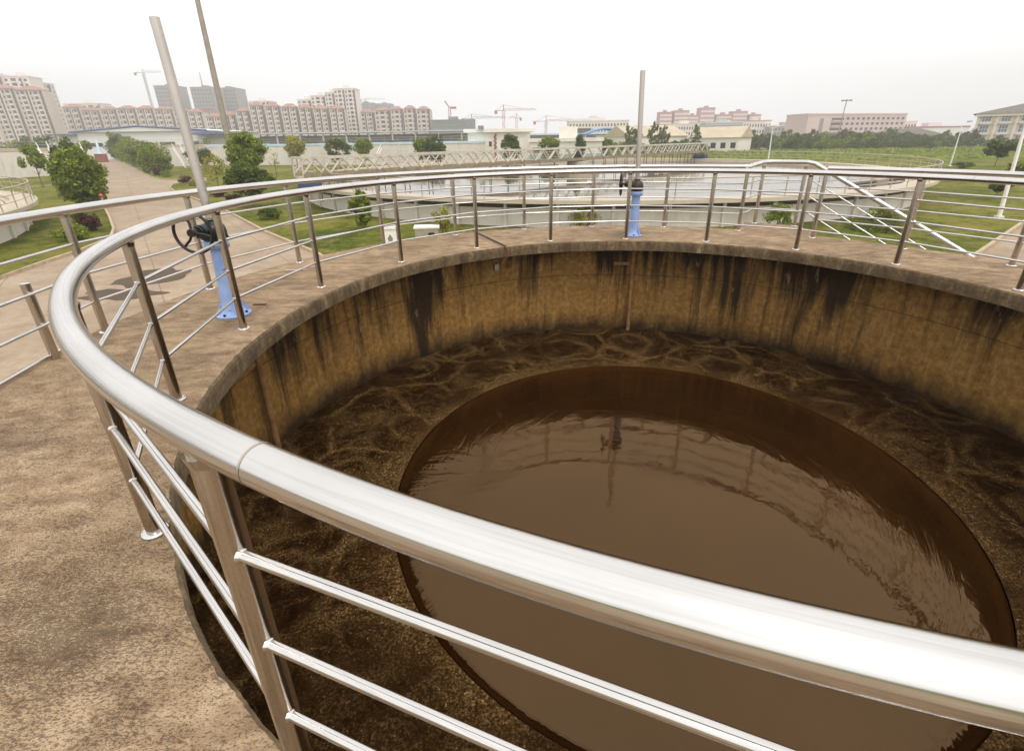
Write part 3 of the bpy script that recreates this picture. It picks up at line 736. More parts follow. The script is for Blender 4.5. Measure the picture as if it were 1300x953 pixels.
# trees along the right road edge
hed = [(206,220,182,25,LEAF),(192,216,180,22,LEAF_D),(181,211,178,24,LEAF),(172,208,176,20,LEAF),(163,205,174,20,LEAF_D),(156,203,171,16,LEAF),(149,201,169,16,LEAF_D),(142,199.5,172,14,LEAF),(136,198,174,14,LEAF_D),(130,197.5,176,12,LEAF_D)]
for i, (a, b, c, d, mt) in enumerate(hed):
    w0 = ('first', 'second', 'third', 'fourth', 'fifth', 'sixth', 'seventh', 'eighth', 'ninth', 'last')[i]
    tree(a-3, b, c-4, d*1.75, mt, f'{w0} leafy tree counting from the near end of the row along the road', -.02, 20+i, group='trees in a row along the road', nclump=46, nleaf=80, leaf=.2 if i < 4 else .36)
shr = [(188,219.5,211,9,LEAF_D,'dark round shrub under the roadside trees, farther one'),(200,223,212,12,LEAF_R,'maroon shrub under the near end of the roadside trees'),(212,224.5,216,13,LEAF,'round green shrub at the kerb corner of the roadside lawn'),
       (234,232,220,18,LEAF_R,'round maroon shrub at the corner of the second lawn'),(246,236,226,12,LEAF_Y,'small bright green ball shrub beside the maroon corner shrub'),
       (278,250,241,20,LEAF_R,'low maroon shrub left of the tree in two tiers'),(297,254,246,18,LEAF_R,'low flat maroon shrub below the tree in two tiers'),(313,259,249,22,LEAF_D,'low dark green shrub at the foot of the tree in two tiers'),
       (343,279,262,30,LEAF_D,'dark green shrub on the lawn beside the long kerb'),
       (117,293,268,26,LEAF_R,'maroon bush on the left lawn below the big round bush'),(104,283,266,22,LEAF_D,'dark shadowy bush beneath the big round bush'),(94,305,283,40,LEAF,'wide green bush in front of the maroon bush on the left lawn'),
       (985,293,258,38,LEAF,'leafy green bush under the white settling tank wall right of the farther valve'),(741,290,254,40,LEAF_Y,'bright green bush under the white settling tank wall left of the farther valve'),
       (1220,213,205,0,LEAF_D,''),(1110,292,283,70,LEAF_D,'long low dark bush below the settling tank wall'),(1128,280,262,50,LEAF,'green bush close to the right end of the settling tank wall')]
for i, (a, b, c, d, mt, lb) in enumerate(shr):
    if d: shrub(a, b, c, d, mt, lb, 50+i)
tree(1220, 214, 204, 25, LEAF_D, 'dark round clipped shrub on the right lawn by the settling tank', -.1, 71, trunk=True, nclump=26, nleaf=80, name='shrub', cat='shrub')
tree(258, 217, 184, 34, LEAF_D, 'small dark tree hidden behind the nearer stem tube', .2, 30)
tree(278, 242, 192, 30, LEAF_Y, 'thin airy young tree between the stem tube and the two-tier tree', .25, 31, nclump=24, nleaf=22)
t2 = tree(322, 263, 205, 58, LEAF_D, 'lower round crown tree of the two-tier pair in front of the white wall', .22, 32, nclump=70, nleaf=120, leaf=.12)
tree(322, 243, 166, 56, LEAF, 'taller round crown tree of the two-tier pair before the white wall', .35, 33, nclump=70, nleaf=120, leaf=.14)
tree(352, 226, 187, 16, LEAF_Y, 'thin sparse sapling against the white wall', .3, 34, nclump=12, nleaf=8)
tree(378, 212, 171, 30, LEAF_Y, 'yellow green round tree before the long white wall', .3, 35, nclump=40)
tree(427, 214, 168, 34, LEAF_D, 'dark dense tree before the long white wall', .15, 36, nclump=26, base=xy(427, 96)+Vector((0, 0, GZ)))
tree(460, 211, 174, 24, LEAF, 'small round tree by the stair on the long white wall', .25, 37, base=xy(460, 96)+Vector((0, 0, GZ)))
tree(535, 207, 172, 24, LEAF, 'narrow tree in front of the white wall, left of a denser one', .2, 38, base=xy(535, 94)+Vector((0, 0, GZ)))
tree(553, 207, 170, 27, LEAF_D, 'dense dark tree in front of the white wall right of a narrow tree', .15, 39, base=xy(553, 93)+Vector((0, 0, GZ)))
tree(648, 205, 168, 27, LEAF_D, 'dark conical tree before the cream control building', .15, 40, profile=lambda z: 1-.35*z, base=xy(648, 95)+Vector((0, 0, GZ)))
tree(697, 204, 171, 28, LEAF, 'round tree before the low cream wing', .2, 41, base=xy(697, 92)+Vector((0, 0, GZ)))
tree(737, 204, 171, 17, LEAF_D, 'narrow clipped dark tree under the blue arched roof', .05, 42, base=xy(737, 100)+Vector((0, 0, GZ)))
tree(768, 200, 172, 28, LEAF, 'rounded bush tree under the blue arched roof', .05, 43, base=xy(768, 110)+Vector((0, 0, GZ)))
tree(461, 292, 236, 26, LEAF, 'bushy narrow conifer on the lawn close to the settling tank wall', .06, 44, nclump=34, nleaf=70, leaf=.09, profile=lambda z: 1-.25*z)
tree(562, 300, 261, 26, LEAF_Y, 'small light green sapling beside the steel cabinet', .1, 45, nclump=24, nleaf=40, leaf=.07)
tree(1262, 212, 172, 34, LEAF_D, 'dark leaning tree on the field in front of the hip roofed building', .3, 46, nclump=30, nleaf=80, leaf=.2)
tree(1148, 262, 238, 8, LEAF_D, 'tiny staked sapling by the right rim of the settling tank', .3, 47, nclump=8, nleaf=12)
tree(1263, 253, 226, 26, LEAF_D, 'dark small tree behind the right railing near the white lamp pole', .2, 48, nclump=24, leaf=.1)
tree(1290, 225, 203, 30, LEAF, 'low green tree at the right edge behind the white lamp pole', .1, 49, nclump=24, leaf=.16)
# tall poplars near the tan sheds
for i, (a, yt, wd, sp_) in enumerate([(797,150,8,.4),(806,160,22,.8),(826,146,10,.4),(834,157,24,.9),(844,158,14,.7),(883,156,16,.7)]):
    lbs = ['bare thin tall tree left of the farther stem tube','feathery tree just left of the farther stem tube','tallest thin feathery tree right of the farther stem tube','wide feathery tree behind the white lamp post','feathery tree close to the tan shed roof','loose lone feathery tree before the tan shed']
    tree(a, 190, yt, wd, LEAF_B, lbs[i], .1, 80+i, nclump=int(40*sp_), nleaf=24, leaf=.28, base=xy(a, 130+i*3)+Vector((0,0,GZ)), csize=.22)
# distant tree belt: shared crowns, copied
protos = [crown_mesh('crown', mt, 1, .5, 30, 46, .075, 200+i, cz=.5, csize=.30) for i, mt in enumerate((LEAF_B, LEAF_D, LEAF_D, LEAF))]
tr_m = trunk_mesh('trunk', .7, .03, .4, 3)
def belt(x0, x1, step, D, top, sd_, label, group, wv=1.0):
    rnd = random.Random(sd_); x = x0
    while x < x1:
        d = D*rnd.uniform(.94, 1.06); y = top+rnd.uniform(-3, 3); b = xy(x, d); h = Dp(x, y, d).z-GZ; wd = h*rnd.uniform(.42, .6)*wv
        h *= rnd.uniform(.8, 1.12); o = thing('belt_tree', (b.x, b.y, GZ), label, 'tree', group, rz=rnd.uniform(0, 6))
        link('crown', protos[rnd.randint(0, 3)], o, None, 0, (wd, wd, h)); link('trunk', tr_m, o, None, 0, (h*.5, h*.5, h))
        x += step*rnd.uniform(.7, 1.3)
belt(893, 1320, 7.0, 175, 168, 1, 'green tree in the dense belt beyond the field on the right', 'trees in the belt beyond the field')
belt(1000, 1310, 11, 150, 174, 2, 'lower green tree along the front of the belt beyond the field', 'trees along the front of the belt')
belt(745, 895, 8, 150, 178, 3, 'low green tree behind the far end of the truss bridge', 'low trees behind the truss bridge', 1.1)
belt(1080, 1150, 16, 185, 163, 4, 'taller loose tree in front of the pink building', 'taller trees before the pink building')
belt(265, 620, 24, 128, 177, 5, 'small green tree showing above the long white wall', 'trees behind the long white wall')
belt(0, 60, 14, 150, 175, 6, 'small green tree below the tall apartment blocks at the left edge', 'trees below the left apartment blocks')
# tall field grass
rnd = random.Random(5); m = MB()
for _ in range(9000):
    x = rnd.uniform(900, 1320); D = rnd.uniform(95, 145); p = xy(x, D); a = rnd.uniform(0, 3.14); s_ = rnd.uniform(.25, .8); c, q = math.cos(a)*s_, math.sin(a)*s_; h = rnd.uniform(.25, 1.0)*(1.1 if 120 < D < 130 or D > 138 else .5)
    m.add([(p.x-c, p.y-q, GZ), (p.x+c, p.y+q, GZ), (p.x+c*.5, p.y+q*.5, GZ+h), (p.x-c*.5, p.y-q*.6, GZ+h*.9)], [(0,1,2,3)])
GR2 = leafmat('field_grass', ('#4d5c18', '#728030', '#a0a94c'))
tag(m.build('field_grass', GR2), 'tall bright grass covering the field beyond the right lawn', 'grass', kind='stuff')

# ------------------------------------------------------------------ white rectangular basin walls
LBLUE = simple('pale_blue_coping', '#b3ccd6', .6, 0, .1, 3)
def basin(p0, p1, ztop_, depth, label, cop=LBLUE, mat=WWALL):
    d = Vector((p1.x-p0.x, p1.y-p0.y, 0)); L_ = d.length; rz = math.atan2(d.y, d.x)
    o = thing('basin', (p0.x, p0.y, GZ), label, 'basin', rz=rz); h = ztop_-GZ
    MB().box((L_/2, depth/2, h/2), (L_, depth, h)).build('wall', mat, o)
    MB().box((L_/2, depth/2, h+.2), (L_+.2, depth+.2, .4)).build('coping', cop, o)
    rl_ = MB()
    for zz in (.5, 1.0): rl_.tube([(0, .2, h+.4+zz), (L_, .2, h+.4+zz)], .03, 5)
    rl_.build('handrail', GALV, o)
    pm_ = MB().cyl((0, 0, 0), (0, 0, 1), .03, n=5).mesh('rail_post', GALV)
    for i in range(int(L_/3)+1): link('rail_post', pm_, o, (i*3, .2, h+.4))
    for i in range(int(L_/9)+1): MB().box((i*9+.3, -.12, h/2), (.35, .24, h)).build('pilaster', mat, o)
    return o
basin(xy(236, 122), xy(600, 104), .95, 40, 'long white basin wall with pale blue coping behind the lawn trees')
basin(xy(158, 122), xy(232, 116), 1.2, 25, 'shorter white basin behind the roadside trees, with the outside stair', RIMC)
basin(xy(-60, 78), xy(96, 92), 1.0, 20, 'white basin at the left edge behind the slender young tree', RIMC)
def wall_stair(px0, px1, D, label, zt_=1.3, n_=2):
    a = xy(px0, D); b = xy(px1, D*.93); o = thing('wall_stair', (a.x, a.y, GZ), label, 'stair')
    for k in range(n_):
        off = Vector((1.6*k, 0, 0))
        v = [Vector((0, -.4, zt_-GZ+.9))+off, (b-a)+Vector((0, -.4, .9))+off]
        MB().tube(v, .05, 6).build('stringer', POLEW, o)
        MB().tube([q+Vector((0, 0, -.8)) for q in v], .07, 6).build('handrail', POLEW, o)
    for k in range(12):
        q = (b-a)*((k+.5)/12)+Vector((.8, -.4, (zt_-GZ)*(1-(k+.5)/12)))
        MB().box(q, (1.5, .3, .06)).build('step', RIMC, o)
wall_stair(218, 228, 114, 'white outside stair climbing the shorter white basin', .9)
wall_stair(89, 96, 84, 'white slanting lattice stair above the big round bush')
wall_stair(47, 56, 80, 'white outside stair climbing the left basin by the slender tree')
wall_stair(484, 470, 106, 'pale slanting stair on the long white basin beside the small round tree', .2, 1)
CREAM = simple('cream_render', '#ded7cb', .85, 0, .08, .5)

# ------------------------------------------------------------------ buildings
GLASS = N('window_glass'); GLASS.P('Base Color', lin('#3a3431')); GLASS.P('Roughness', .12); GLASS.P('Specular IOR Level', .7); GLASS = GLASS.m
GLASSB = N('blue_window_glass'); GLASSB.P('Base Color', lin('#51647a')); GLASSB.P('Roughness', .15); GLASSB = GLASSB.m
APT = simple('apartment_cream', '#cbbcae', .85, 0, .08, .1); APT2 = simple('apartment_pale', '#dfd5ca', .85, 0, .06, .1)
APTD = simple('dark_wall_recess_shade', '#584a3e', .9, 0, .1, .1); REDR = simple('red_roof_tile', '#9c7263', .8, 0, .15, .3)  # dark tone: painted recess shade on apartments, plain wall on gallery and hall
PINKW = simple('pink_wall', '#c9b2ac', .85, 0, .06, .1); PINKD = simple('pink_red_wall', '#b5817f', .85, 0, .1, .1)
GREYT = simple('grey_tower', '#85837f', .8, 0, .1, .1); GREYR = simple('grey_roof', '#645b4e', .8, 0, .1, .4); TAN = simple('tan_roof', '#b5a68c', .85, 0, .1, .3)
WHITEB = simple('white_factory', '#dcdad6', .7, 0, .05, .2); BLUET = simple('blue_roof_trim', '#57658c', .5, 0, .1, .5); SKYB = simple('sky_blue_roof', '#5f8fc6', .5, 0, .1, .5)
NET = simple('green_grey_netting', '#7d8277', .9, 0, .15, .2); REDP = simple('red_crane_paint', '#b05a4c', .6, 0, .1, .5); GREYP = simple('grey_crane_paint', '#7d8288', .6); REDS = simple('red_letters', '#c04a48', .6)
BROWNR = simple('brown_zigzag', '#8b4a33', .8)
def bmesh_box(w_, d_, h_, mat, name, c=(0,0,0)): return MB().box((c[0]+w_/2, c[1]+d_/2, c[2]+h_/2), (w_, d_, h_)).mesh(name, mat)
def block(px0, px1, ytop, D0, D1, label, floors, bays, cat='apartment block', name='apartment_block', mat=APT, roof='red', depth=14, win='apt', group=None, glass=GLASS, z0=GZ, roofmat=None, ymode=None):
    """facade from px0 to px1 whose parapet stands at ytop"""
    pm_ = (px0+px1)/2; Dm = (D0+D1)/2; H_ = Dp(pm_, ytop, Dm).z-z0
    a, b = xy(px0, D0), xy(px1, D1); d = b-a; W_ = d.length; rz = math.atan2(d.y, d.x)
    o = thing(name, (a.x, a.y, z0), label, cat, group, rz=rz)
    link('wall', bmesh_box(W_, depth, H_, mat, 'wall'), o)
    fh = H_/(floors+.35); bw = W_/bays
    if win == 'apt':
        bal = MB().box((bw*.5, -.45, fh*.17), (bw*.74, .9, fh*.34)).mesh('balcony', APT2)
        wb = MB().box((bw*.5, -.05, fh*.64), (bw*.80, .14, fh*.58)).mesh('window', glass)
        ws = MB(); ws.box((bw*.40, -.03, fh*.58), (bw*.42, .1, fh*.5)); wsm = ws.mesh('window', glass)
        wr_ = MB(); wr_.box((bw*.5, -.03, fh*.58), (bw*.36, .1, fh*.46)); wrm = wr_.mesh('window', glass)
        for j in range(bays):
            for i in range(floors):
                z = fh*(i+.1)
                if j % 3 == 1:
                    link('window', wb, o, (j*bw, 0, z)); link('balcony', bal, o, (j*bw, 0, z))
                else: link('window', wsm if j % 3 == 0 else wrm, o, (j*bw, 0, z))
            if j % 3 == 0: MB().box((j*bw+.25, -.5, H_/2), (.5, 1.0, H_*.985)).build('pilaster', APT2, o)
            if j % 3 == 2: MB().box(((j+1)*bw-.7, -.06, H_/2), (1.3, .12, H_*.97)).build('recess_shade_strip', APTD, o)  # flat dark strip paints the shade of a recess between bays
    elif win == 'grid':
        wg = MB().box((bw*.5, -.03, fh*.55), (bw*.5, .1, fh*.5)).mesh('window', glass)
        sl_ = MB().box((bw*.5, -.12, fh*.26), (bw*.6, .25, fh*.07)).mesh('sill', APT2)
        for j in range(bays):
            for i in range(floors):
                wo = link('window', wg, o, (j*bw, 0, fh*(i+.1)))
    elif win == 'band':
        for i in range(floors): MB().box((W_/2, -.03, fh*(i+.62)), (W_*.97, .1, fh*.42)).build('window_band', glass, o)
    if roof == 'red':
        ns = max(1, round(W_/16)); 
        for k in range(ns):
            w0, w1 = W_*k/ns+.5, W_*(k+1)/ns-.5; r_ = MB(); hh = 2.6+1.2*(k % 2)
            vs = [(w0-.8, -1, H_), (w1+.8, -1, H_), (w1+.8, depth*.7, H_), (w0-.8, depth*.7, H_), (w0+(w1-w0)*.3, depth*.3, H_+hh), (w0+(w1-w0)*.7, depth*.3, H_+hh)]
            r_.add(vs, [(0,1,5,4),(1,2,5),(2,3,4,5),(3,0,4),(3,2,1,0)]); r_.build('roof', REDR, o)
    elif roof == 'flat':
        MB().box((W_/2, depth/2, H_+.35), (W_+.6, depth+.6, .7)).build('roof', roofmat or APT2, o)
        MB().box((W_*.5, depth*.5, H_+1.7), (W_*.22, depth*.4, 2.4)).build('roof_housing', mat, o)
    elif roof == 'hip':
        e_ = 1.4; hh = W_*.13
        vs = [(-e_, -e_, H_), (W_+e_, -e_, H_), (W_+e_, depth+e_, H_), (-e_, depth+e_, H_), (depth*.5, depth*.5, H_+hh), (W_-depth*.5, depth*.5, H_+hh)]
        r_ = MB(); r_.add(vs, [(0,1,5,4),(1,2,5),(2,3,4,5),(3,0,4),(3,2,1,0)]); r_.build('roof', roofmat or GREYR, o)
    elif roof == 'gable':
        hh = (roofmat and 1) or 1
        r_ = MB(); vs = [(-.5, -.5, H_), (W_+.5, -.5, H_), (W_+.5, depth+.5, H_), (-.5, depth+.5, H_), (-.5, depth/2, H_+depth*.16), (W_+.5, depth/2, H_+depth*.16)]
        r_.add(vs, [(0,1,5,4),(2,3,4,5),(1,2,5),(3,0,4),(3,2,1,0)]); r_.build('roof', roofmat or TAN, o)
    o['w'] = W_; o['h'] = H_
    return o
# left complex
block(-75, 6, 114, 330, 340, 'tall cream apartment block cut off by the left edge', 13, 7)
block(8, 40, 112, 342, 346, 'tall cream apartment block second from the left edge', 13, 6)
block(42, 74, 114, 348, 352, 'tall cream apartment block with the red roofs, third from the left edge', 13, 6)
block(-40, 30, 94, 362, 366, 'pale upper apartment tower behind the leftmost blocks', 16, 6, roof='flat', mat=APT2)
block(33, 64, 97, 367, 370, 'pale upper apartment tower behind the third block from the left', 16, 4, roof='flat', mat=APT2)
block(70, 92, 106, 380, 392, 'narrow tall apartment tower stepping down at the right of the left complex', 15, 4, roof='flat', mat=APT)
xs = [(93,113,136),(115,137,140),(139,158,139),(160,182,138),(184,204,138),(206,228,139),(230,246,141),(247,264,142)]
wd8 = ['first','second','third','fourth','fifth','sixth','seventh','eighth']
for i, (a, b, y) in enumerate(xs):
    block(a, b, y, 430, 432, f'{wd8[i]} red roofed apartment block from the left in the low row behind the factory', 8, 6, group='red roofed blocks behind the factory')
block(96, 140, 132, 470, 470, 'pale flat roofed apartment tower behind the low red roofed row', 10, 6, roof='flat', mat=APT2)
xs = [(268,288,148),(290,305,146),(307,323,141),(325,342,134),(344,362,135),(364,384,136),(386,402,137),(404,422,138),(424,442,138)]
wd9 = wd8+['ninth']
for i, (a, b, y) in enumerate(xs):
    block(a, b, y, 392, 394, f'{wd9[i]} red roofed apartment block from the left in the row behind the tall lamp mast', 9 if y < 140 else 7, 6, group='red roofed blocks behind the lamp mast')
for (a, b, y, lb) in [(386,402,127,'lowest step of the pale stepped apartment tower'), (403,420,122,'middle step of the pale stepped apartment tower'), (421,432,118,'upper step of the pale stepped apartment tower'), (433,458,113,'tallest pale apartment tower at the right end of the stepped group'), (325,350,129,'pale tower top showing behind the row, near the lamp mast')]:
    block(a, b, y, 420, 420, lb, 14, 3 if b-a < 20 else 6, roof='flat', mat=APT2)
xs = [(460,478,143),(480,498,140),(500,514,139),(516,530,138),(532,548,139)]
for i, (a, b, y) in enumerate(xs):
    block(a, b, y, 430, 430, f'{wd8[i]} red roofed block from the left in the short row left of the netted building', 8, 3 if i else 6, group='red roofed blocks in the short row')
# towers far away
def tower(px0, px1, yt, D, label, mat=GREYT, sign=None, mast=False, cols=7):
    o = block(px0, px1, yt, D, D, label, 16, cols, cat='tower', name='office_tower', mat=mat, roof='flat', win='grid', roofmat=mat, depth=25)
    W_, H_ = o['w'], o['h']
    if mast: MB().cyl((W_/2, 5, H_), (W_/2, 5, H_+16), .8, .3, n=6).build('mast', GREYP, o)
    if sign == 'v':
        m = MB(); x = W_*.55
        for i, (dx, dz, ww, hh) in enumerate([(0,.86,5,1.2),(0,.80,5,1.2),(0,.74,1.4,6),(0,.66,5,1.2),(0,.60,6,1.4),(1.5,.53,6,1.4)]): m.box((x+dx, -.3, H_*dz), (ww, .4, hh))
        m.build('sign', REDS, o)
    if sign == 'h':
        m = MB()
        for k in range(4):
            x = W_*(.38+.18*k); m.box((x, -.3, H_*.62), (3, .4, .8)); m.box((x, -.3, H_*.65), (3, .4, .8)); m.box((x, -.3, H_*.635), (.8, .4, 4))
        m.build('sign', REDS, o)
tower(213, 238, 109, 640, 'grey high-rise under construction with tall red sign strokes, behind the nearer stem tube', sign='v')
tower(257, 283, 111, 620, 'grey high-rise with rooftop mast and red signs, left of the lamp mast', sign='h', mast=True)
tower(286, 312, 112, 650, 'pale grey curved-top high-rise right of the lamp mast')
tower(456, 479, 131, 800, 'hazy blue grey block behind the stepped apartment tower', cols=5)
tower(482, 500, 132, 820, 'hazy blue grey block right of its twin, above the short red roofed row', cols=5)
nb = block(549, 603, 153, 420, 420, 'wide unfinished building wrapped in green grey netting', 6, 9, cat='building', name='netted_building', mat=NET, roof='flat', win='none', roofmat=NET)
for i in range(7): MB().box((nb['w']/2, -.15, nb['h']*(i+.5)/7), (nb['w'], .3, .3)).build('scaffold_rail', GREYP, nb)
# factory with blue trim
f0 = block(100, 262, 167, 185, 185, 'white factory hall with blue roof trim behind the roadside trees', 1, 6, cat='factory', name='factory', mat=WHITEB, roof='none', win='none', depth=40)
W_, H_ = f0['w'], f0['h']
r_ = MB(); hh = 1.6; r_.add([(-1.5, -1, H_), (W_+1.5, -1, H_), (W_/2, -1, H_+hh), (-1.5, 40, H_), (W_+1.5, 40, H_), (W_/2, 40, H_+hh)], [(0,1,2),(5,4,3),(0,2,5,3),(2,1,4,5),(1,0,3,4)]); r_.build('roof', WHITEB, f0)
MB().tube([(-1.6, -1.1, H_+.05), (W_/2, -1.1, H_+hh+.1), (W_+1.6, -1.1, H_+.05)], .28, 6).build('roof_trim', BLUET, f0)
for i in range(5): MB().box((W_*(.12+i*.19), -.05, H_*.55), (5.2, .2, 1.2)).build('window', GLASS, f0)
f1 = block(264, 292, 171, 188, 188, 'small flat factory annex with a dark blue canopy, right of the white factory', 1, 4, cat='building', name='annex', mat=WHITEB, roof='none', win='band', depth=14)
MB().box((f1['w']/2, -1, f1['h']+.3), (f1['w']+3, 18, .6)).build('canopy', BLUET, f1)
f2 = block(76, 92, 172, 210, 210, 'small white shed with a dark blue canopy beside the left apartments', 1, 2, cat='shed', name='canopy_shed', mat=WHITEB, roof='none', win='none', depth=8)
MB().box((f2['w']/2, 2, f2['h']+.2), (f2['w']+3, 12, .5)).build('canopy', BLUET, f2)
# long low gallery
g0 = block(264, 592, 172, 250, 250, 'long low gallery with a pale flat roof and dark openings behind the long white wall', 1, 40, cat='building', name='gallery', mat=APTD, roof='none', win='none', depth=10)
MB().box((g0['w']/2, 2, g0['h']+1.2), (g0['w']+2, 15, .5)).build('roof', simple('gallery_roof', '#b9bdbf'), g0)
MB().box((g0['w']/2, -.2, g0['h']*.4), (g0['w'], .3, 1.2)).build('parapet', WHITEB, g0)
pl = MB().box((0, -3, g0['h']/2+.5), (.6, .6, g0['h']+1)).mesh('column', WHITEB)
gl = MB().box((0, -.12, g0['h']*.75), (3.4, .2, 1.3)).mesh('window', GLASS)
for i in range(34): x = g0['w']*(i+.5)/34; link('column', pl, g0, (x, 0, 0)) if i % 3 == 0 else None; link('window', gl, g0, (x, 0, 0))
g1 = block(674, 800, 171, 260, 260, 'long low station hall with a row of dark windows right of the cream control building', 1, 20, cat='building', name='station_hall', mat=APTD, roof='flat', win='band', depth=10, roofmat=LBLUE)
# cream control building
c0 = block(594, 673, 168, 112, 112, 'cream two-storey control building with a red brown zigzag strip', 2, 4, cat='building', name='control_building', mat=CREAM, roof='none', win='none', depth=12)
W_, H_ = c0['w'], c0['h']
MB().box((W_/2, 6, H_+.35), (W_+1.6, 13.6, .7)).build('roof', CREAM, c0)
m = MB()
for i in range(14): m.box((W_*.44+(.10 if i % 2 else -.10), -.1, H_*(.04+.067*i)), (.38, .2, H_*.066))
m.build('zigzag_strip', BROWNR, c0)
for xx in (.14, .36): MB().box((W_*xx, -.04, H_*.62), (.6, .12, 1.0)).build('window', GLASS, c0)
MB().box((W_*.22, -1.1, H_+1.0), (1.2, .6, .6)).build('roof_vent', GREYP, c0)
c1 = block(672, 762, 180, 108, 104, 'low cream wing with three dark windows behind the truss bridge', 1, 4, cat='building', name='building_wing', mat=CREAM, roof='flat', win='none', depth=10, roofmat=CREAM)
for xx in (.10, .24, .38): MB().box((c1['w']*xx, -.04, c1['h']*.6), (1.6, .12, 1.0)).build('window', GLASS, c1)
# white office block
w0 = block(722, 797, 154, 400, 400, 'white four-storey office block behind the blue arched roof', 4, 19, cat='building', name='office_block', mat=APT2, roof='flat', win='grid', depth=15, roofmat=APT2)
MB().box((w0['w']*.42, 5, w0['h']+2), (w0['w']*.12, 6, 3.5)).build('roof_housing', APT2, w0)
# blue arch roof
ar = thing('arched_canopy', xy(742, 230)+Vector((0,0,GZ)), 'blue arched roof canopy with a pale gable behind the bridge', 'canopy')
p1 = xy(792, 230)-xy(742, 230); W_ = p1.x; zt_ = Dp(760, 170, 230).z-GZ; m = MB()
pts = [(W_*i/16, zt_+2.4*math.sin(PI*min(1, (i/16))*.9)) for i in range(17)]
for (x0, z0), (x1, z1) in zip(pts, pts[1:]):
    m.add([(x0, 0, z0), (x1, 0, z1), (x1, 12, z1), (x0, 12, z0), (x0, 0, z0-.7), (x1, 0, z1-.7), (x1, 12, z1-.7), (x0, 12, z0-.7)], [(0,1,2,3),(7,6,5,4),(0,4,5,1),(2,6,7,3)], True)
m.build('roof', SKYB, ar)
MB().box((W_*.62, 7, zt_*.45), (W_*.62, 8, zt_*.9)).build('wall', CREAM, ar)
MB().box((.4, 0, zt_/2), (.7, .7, zt_)).build('column', SKYB, ar)
# sheds with tan roofs
block(800, 872, 173, 168, 172, 'tan roofed long shed behind the feathery trees', 1, 5, cat='shed', name='long_shed', mat=CREAM, roof='gable', win='none', depth=22, roofmat=TAN)
s0 = block(876, 938, 175, 160, 152, 'tan roofed shed with a cream gable end', 1, 5, cat='shed', name='gabled_shed', mat=CREAM, roof='gable', win='grid', depth=20, roofmat=TAN)
# hazy pink blocks
for i, (a, b, y) in enumerate([(835,850,143),(853,871,141),(871,884,147),(885,903,137.5),(906,925,146),(926,944,142),(947,961,146)]):
    block(a, b, y, 640, 640, f'{wd8[i]} hazy pink red apartment block from the left on the far skyline', 7, 4, mat=PINKD, roof='flat', win='band', glass=APT2, roofmat=PINKD, group='hazy pink blocks on the skyline')
block(846, 892, 158, 420, 420, 'low white block with small dark windows behind the tan shed', 3, 14, cat='building', name='low_block', mat=APT2, roof='flat', win='grid')
block(893, 940, 156, 410, 410, 'low pale blue grey factory block behind the tan gabled shed', 3, 10, cat='building', name='low_block', mat=simple('bluegrey_wall', '#a5adb3', .8), roof='flat', win='band')
block(941, 975, 154, 430, 430, 'low white factory block with a pink roof edge left of the unfinished grey block', 3, 10, cat='building', name='low_block', mat=APT2, roof='flat', win='grid', roofmat=PINKD)
block(976, 1020, 160, 420, 420, 'low grey unfinished block left of the pink building', 3, 10, cat='building', name='low_block', mat=simple('grey_wall2', '#9b928c', .85), roof='flat', win='grid')
# pink building
p0 = block(1020, 1143, 146, 300, 318, 'long pink building with rows of square dark windows beyond the tree belt', 5, 18, cat='building', name='pink_building', mat=PINKW, roof='none', win='none', depth=16)
W_, H_ = p0['w'], p0['h']; fh = H_/5.4; bw = W_*.62/12
wg = MB().box((bw*.5, -.03, fh*.55), (bw*.52, .12, fh*.48)).mesh('window', GLASS)
for j in range(12):
    for i in range(5): link('window', wg, p0, (W_*.37+j*bw, 0, fh*(i+.12)))
for i in range(5):
    MB().box((W_*.295, -.6, fh*(i+.20)), (W_*.12, 1.2, fh*.28)).build('balcony', PINKW, p0)
    MB().box((W_*.295, -.05, fh*(i+.62)), (W_*.12, .12, fh*.4)).build('window', GLASS, p0)
MB().box((W_*.14, -.05, H_*.48), (W_*.035, .12, H_*.8)).build('window', GREYT, p0)
MB().box((W_/2, 8, H_+.4), (W_+.4, 16.6, .8)).build('roof', PINKW, p0)
block(1140, 1158, 155, 350, 350, 'small pale building poking out right of the pink building', 3, 5, cat='building', name='low_block', mat=APT2, roof='flat', win='grid')
block(1150, 1226, 162, 330, 330, 'low factory with a long red roof edge left of the hip roofed building', 1, 10, cat='building', name='low_factory', mat=WHITEB, roof='flat', win='none', roofmat=simple('red_roof_edge', '#a9504a', .7))
block(1112, 1208, 175, 205, 200, 'low villa with a wide grey hip roof behind the tree belt', 1, 8, cat='building', name='low_villa', mat=CREAM, roof='hip', win='grid', depth=16, roofmat=GREYR)
# big hip-roofed building
h0 = block(1232, 1420, 142, 172, 150, 'large cream building with a grey hip roof and arched windows at the right edge', 3, 7, cat='building', name='hip_roofed_building', mat=simple('cream_stone', '#cfc3ad', .85, 0, .08, .3), roof='hip', win='none', depth=30)
W_, H_ = h0['w'], h0['h']; fh = H_/3.1; bw = W_/7
def archwin(w_, h_, nm):
    m = MB(); pts = [(-w_/2, 0), (w_/2, 0), (w_/2, h_*.7)]+[(w_/2*math.cos(a), h_*.7+h_*.3*math.sin(a)) for a in [PI*i/8 for i in range(1, 8)]]+[(-w_/2, h_*.7)]
    n_ = len(pts); m.add([(x, -.04, z) for x, z in pts]+[(x, .1, z) for x, z in pts], [tuple(range(n_))]+[(i, n_+i, n_+(i+1)%n_, (i+1)%n_) for i in range(n_)]); return m
aw = archwin(2.1, 2.9, 'w').mesh('window', GLASSB)
fr = MB()
